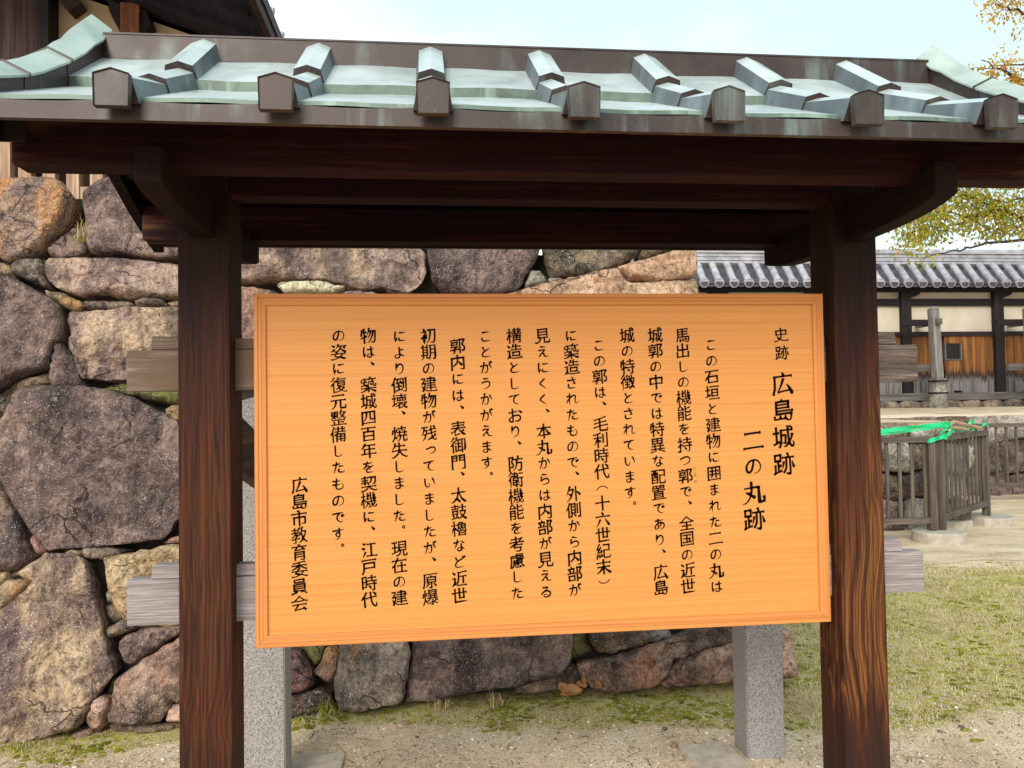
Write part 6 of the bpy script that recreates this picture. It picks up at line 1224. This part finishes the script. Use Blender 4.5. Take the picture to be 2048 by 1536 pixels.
def tuft(x,y,z,n,h,mats,lab,grp,spread=.03):
    bm=bmesh.new()
    for i in range(n): blade(bm,rs.gauss(0,spread),rs.gauss(0,spread*.6),0,h*rs.uniform(.5,1.2),.004,rs.uniform(.15,.9),rs.uniform(0,6.3),0 if rs.random()<.75 else 1)
    o=obj('grass_tuft',bm,mats); o.location=(x,y,z); tag(o,lab,'grass tuft',grp)
G_='grass tufts at the stones'
tuft(-.02,1.72,.0,90,.12,[M['green'],M['straw']],'bright green grass tuft between the wall and left granite post',G_)
tuft(.55,1.72,.0,45,.10,[M['straw'],M['dryleaf']],'dry straw tuft at the foot of the dark stone under the board',G_)
tuft(.83,1.70,.0,45,.10,[M['straw'],M['dryleaf']],'dry reddish grass tuft under the middle of the board',G_)
q=wallpt(-1.37,2.62,.02); tuft(q.x,q.y,q.z-.12,60,.20,[M['straw'],M['green']],'dry grass sprouting between the two topmost left boulders',G_,.025)
q=wallpt(-1.385,2.48,.03); tuft(q.x,q.y,q.z,50,.07,[M['mossb'],M['green']],'green moss tuft in the joint between the upper left boulders',G_,.02)
q=wallpt(-1.33,.73,.02); tuft(q.x,q.y,q.z,26,.07,[M['dryleaf'],M['straw']],'wisp of brown roots in the joint of the left boulders',G_,.02)
tuft(2.62,2.0,.0,60,.08,[M['green'],M['green']],'green weed tuft at the right corner of the boulder wall',G_)
# turf: too many blades to count, one object
bm=bmesh.new(); rs=random.Random(12); n_=0
while n_<80000:
    if rs.random()<.72: x=rs.uniform(1.9,6.5); y=.8+(rs.random()**1.5)*4.4
    else: x=rs.uniform(-1.9,2.7); y=rs.uniform(1.3,1.85)
    if -.3<x<2.5 and y>1.78: continue
    wt=moss_w(x,y)*(.45+.75*(.5+.5*fbm(x*2.2,y*2.2,6.,3)))
    if rs.random()>wt*(.55+.9*fbm(x*5,y*5,4.,2))+.03: n_+=.12; continue
    far=min(1.6,.8+.18*y)*(.62 if x<2.3 else 1.)
    k=fbm(x*1.7,y*1.7,9.,3)
    z=ground_h(x,y)-.002
    if rs.random()<.36+1.0*k+(.2 if x<2.4 else 0): blade(bm,x,y,z,rs.uniform(.008,.018)*far,.0034*far,rs.uniform(.1,.8),rs.uniform(0,6.3),1 if rs.random()<.6 else 2)
    else: blade(bm,x,y,z,rs.uniform(.025,.065)*far,.0024*far,rs.uniform(.55,.97),rs.uniform(0,6.3),0)
    n_+=1
gr=obj('grass',bm,[M['straw'],M['mossb'],M['green']]); tag(gr,'short mossy turf and dry straw growing on the ground','grass',None,'stuff')
def ico_cloud(items,sub,jit=0.):
    t=bmesh.new(); bmesh.ops.create_icosphere(t,subdivisions=sub,radius=1); t.verts.ensure_lookup_table()
    TV=np.array([tuple(v.co) for v in t.verts]); TF=np.array([[v.index for v in f.verts] for f in t.faces]); t.free()
    rng=np.random.RandomState(3); V=[];F=[]
    for i,(c_,sc_) in enumerate(items):
        q=TV*(1+rng.uniform(-jit,jit,(len(TV),1))) if jit else TV
        V.append(q*np.array(sc_)+np.array(c_)); F.append(TF+len(TV)*i)
    me=bpy.data.meshes.new('m'); me.from_pydata(np.concatenate(V).tolist(),[],np.concatenate(F).tolist())
    bm=bmesh.new(); bm.from_mesh(me); bpy.data.meshes.remove(me); return bm
# moss cushions and litter, again beyond counting
mo=MB('moss_cushion',.95,0,.1); mv=mo.vec(); mn=mo.noise(mv,160.,3,.7); mbb=mo.noise(mv,7.,3,.5)
c=mo.ramp(mbb,[(.36,S_('#5f5f16')),(.5,S_('#8b8a26')),(.64,S_('#a39a3c'))]); c=mo.mix(mo.math('MULTIPLY',mo.ramp(mn,[(.38,1.),(.52,0.)]),.7),c,S_('#33320f'))
mo.col(c).bump(mn,1.,.008)
rs=random.Random(44); k=0; it=[]
while k<2600:
    if rs.random()<.5: x=rs.uniform(-1.9,2.7); y=rs.uniform(1.4,1.85)
    else: x=rs.uniform(1.9,6.); y=.9+(rs.random()**1.4)*4.
    if -.3<x<2.5 and y>1.8: continue
    k+=.1
    if rs.random()>moss_w(x,y)*(fbm(x*2.1,y*2.1,16.,3)*1.6+.3): continue
    k+=.9; r_=rs.uniform(.006,.02)*(1 if x<2.5 else 1.2); it.append(((x,y,ground_h(x,y)-r_*.12),(r_*rs.uniform(.8,1.8),r_*rs.uniform(.8,1.4),r_*rs.uniform(.25,.5))))
bm=ico_cloud(it,2,.16)
o=obj('moss',bm,mo.m,None,True); tag(o,'yellow green moss cushions along the wall foot and in the turf','moss',None,'stuff')
bm=bmesh.new(); rs=random.Random(45)
for k in range(5200):
    if rs.random()<.6: x=rs.uniform(-1.7,3.6); y=rs.uniform(.7,1.75)
    else: x=rs.uniform(1.9,6.5); y=rs.uniform(.6,4.5)
    L=rs.uniform(.012,.05)*(1 if rs.random()<.85 else 2.); az=rs.uniform(0,6.3); d=Vector((math.cos(az),math.sin(az),rs.uniform(-.1,.25))); s_=Vector((-d.y,d.x,0))*rs.uniform(.001,.0022)
    p0=Vector((x,y,ground_h(x,y)+.003)); bend=Vector((rs.gauss(0,.15),rs.gauss(0,.15),.05))*L
    v=[bm.verts.new(a_) for a_ in (p0-s_,p0+s_,p0+d*L*.5+bend+s_,p0+d*L*.5+bend-s_,p0+d*L)]; m_=0 if rs.random()<.62 else 1
    bm.faces.new(v[:4]).material_index=m_; bm.faces.new((v[3],v[2],v[4])).material_index=m_
b_=MB('dark_plant_debris',.9); b_.col(srgb('#4a3a2a'))
o=obj('litter',bm,[M['straw'],b_.m]); tag(o,'dry straw bits and dark plant debris scattered over the ground','litter',None,'stuff')
# loose grit on the bare ground
rs=random.Random(31); it=[]
for k in range(5200):
    x=rs.uniform(-1.6,3.4); y=rs.uniform(.75,1.6) if x<2.2 else rs.uniform(.5,1.6)
    r_=rs.uniform(.0015,.005)*(2.2 if rs.random()<.03 else 1)
    it.append(((x,y,ground_h(x,y)+r_*.3),(r_*rs.uniform(.8,1.5),r_*rs.uniform(.8,1.4),r_*.7)))
bm=ico_cloud(it,1,.12)
gm=MB('grit',.9); gg=gm.n('ShaderNodeNewGeometry'); gm.col(gm.ramp(gg.outputs['Random Per Island'],[(0.,S_('#5f5248')),(.35,S_('#a08d7a')),(.7,S_('#cdbba6')),(1.,S_('#e6dccf'))]))
gt=obj('gravel',bm,gm.m,None,True); tag(gt,'loose pale grit scattered on the bare ground','gravel',None,'stuff')
for k,(x,y,r_,lab) in enumerate(((1.585,1.12,.018,'rounded tan pebble left of the right paving stone'),(1.60,1.30,.012,'small dark round pebble before the wall'))):
    bm=bmesh.new(); bmesh.ops.create_icosphere(bm,subdivisions=3,radius=r_)
    for v in bm.verts: v.co*=1+.15*noise.noise(v.co*60+Vector((k,0,0))); v.co.z*=.75
    o=obj('pebble',bm,M['st_tan'] if k==0 else M['st_dark'],None,True); o.location=(x,y,r_*.5); tag(o,lab,'pebble')
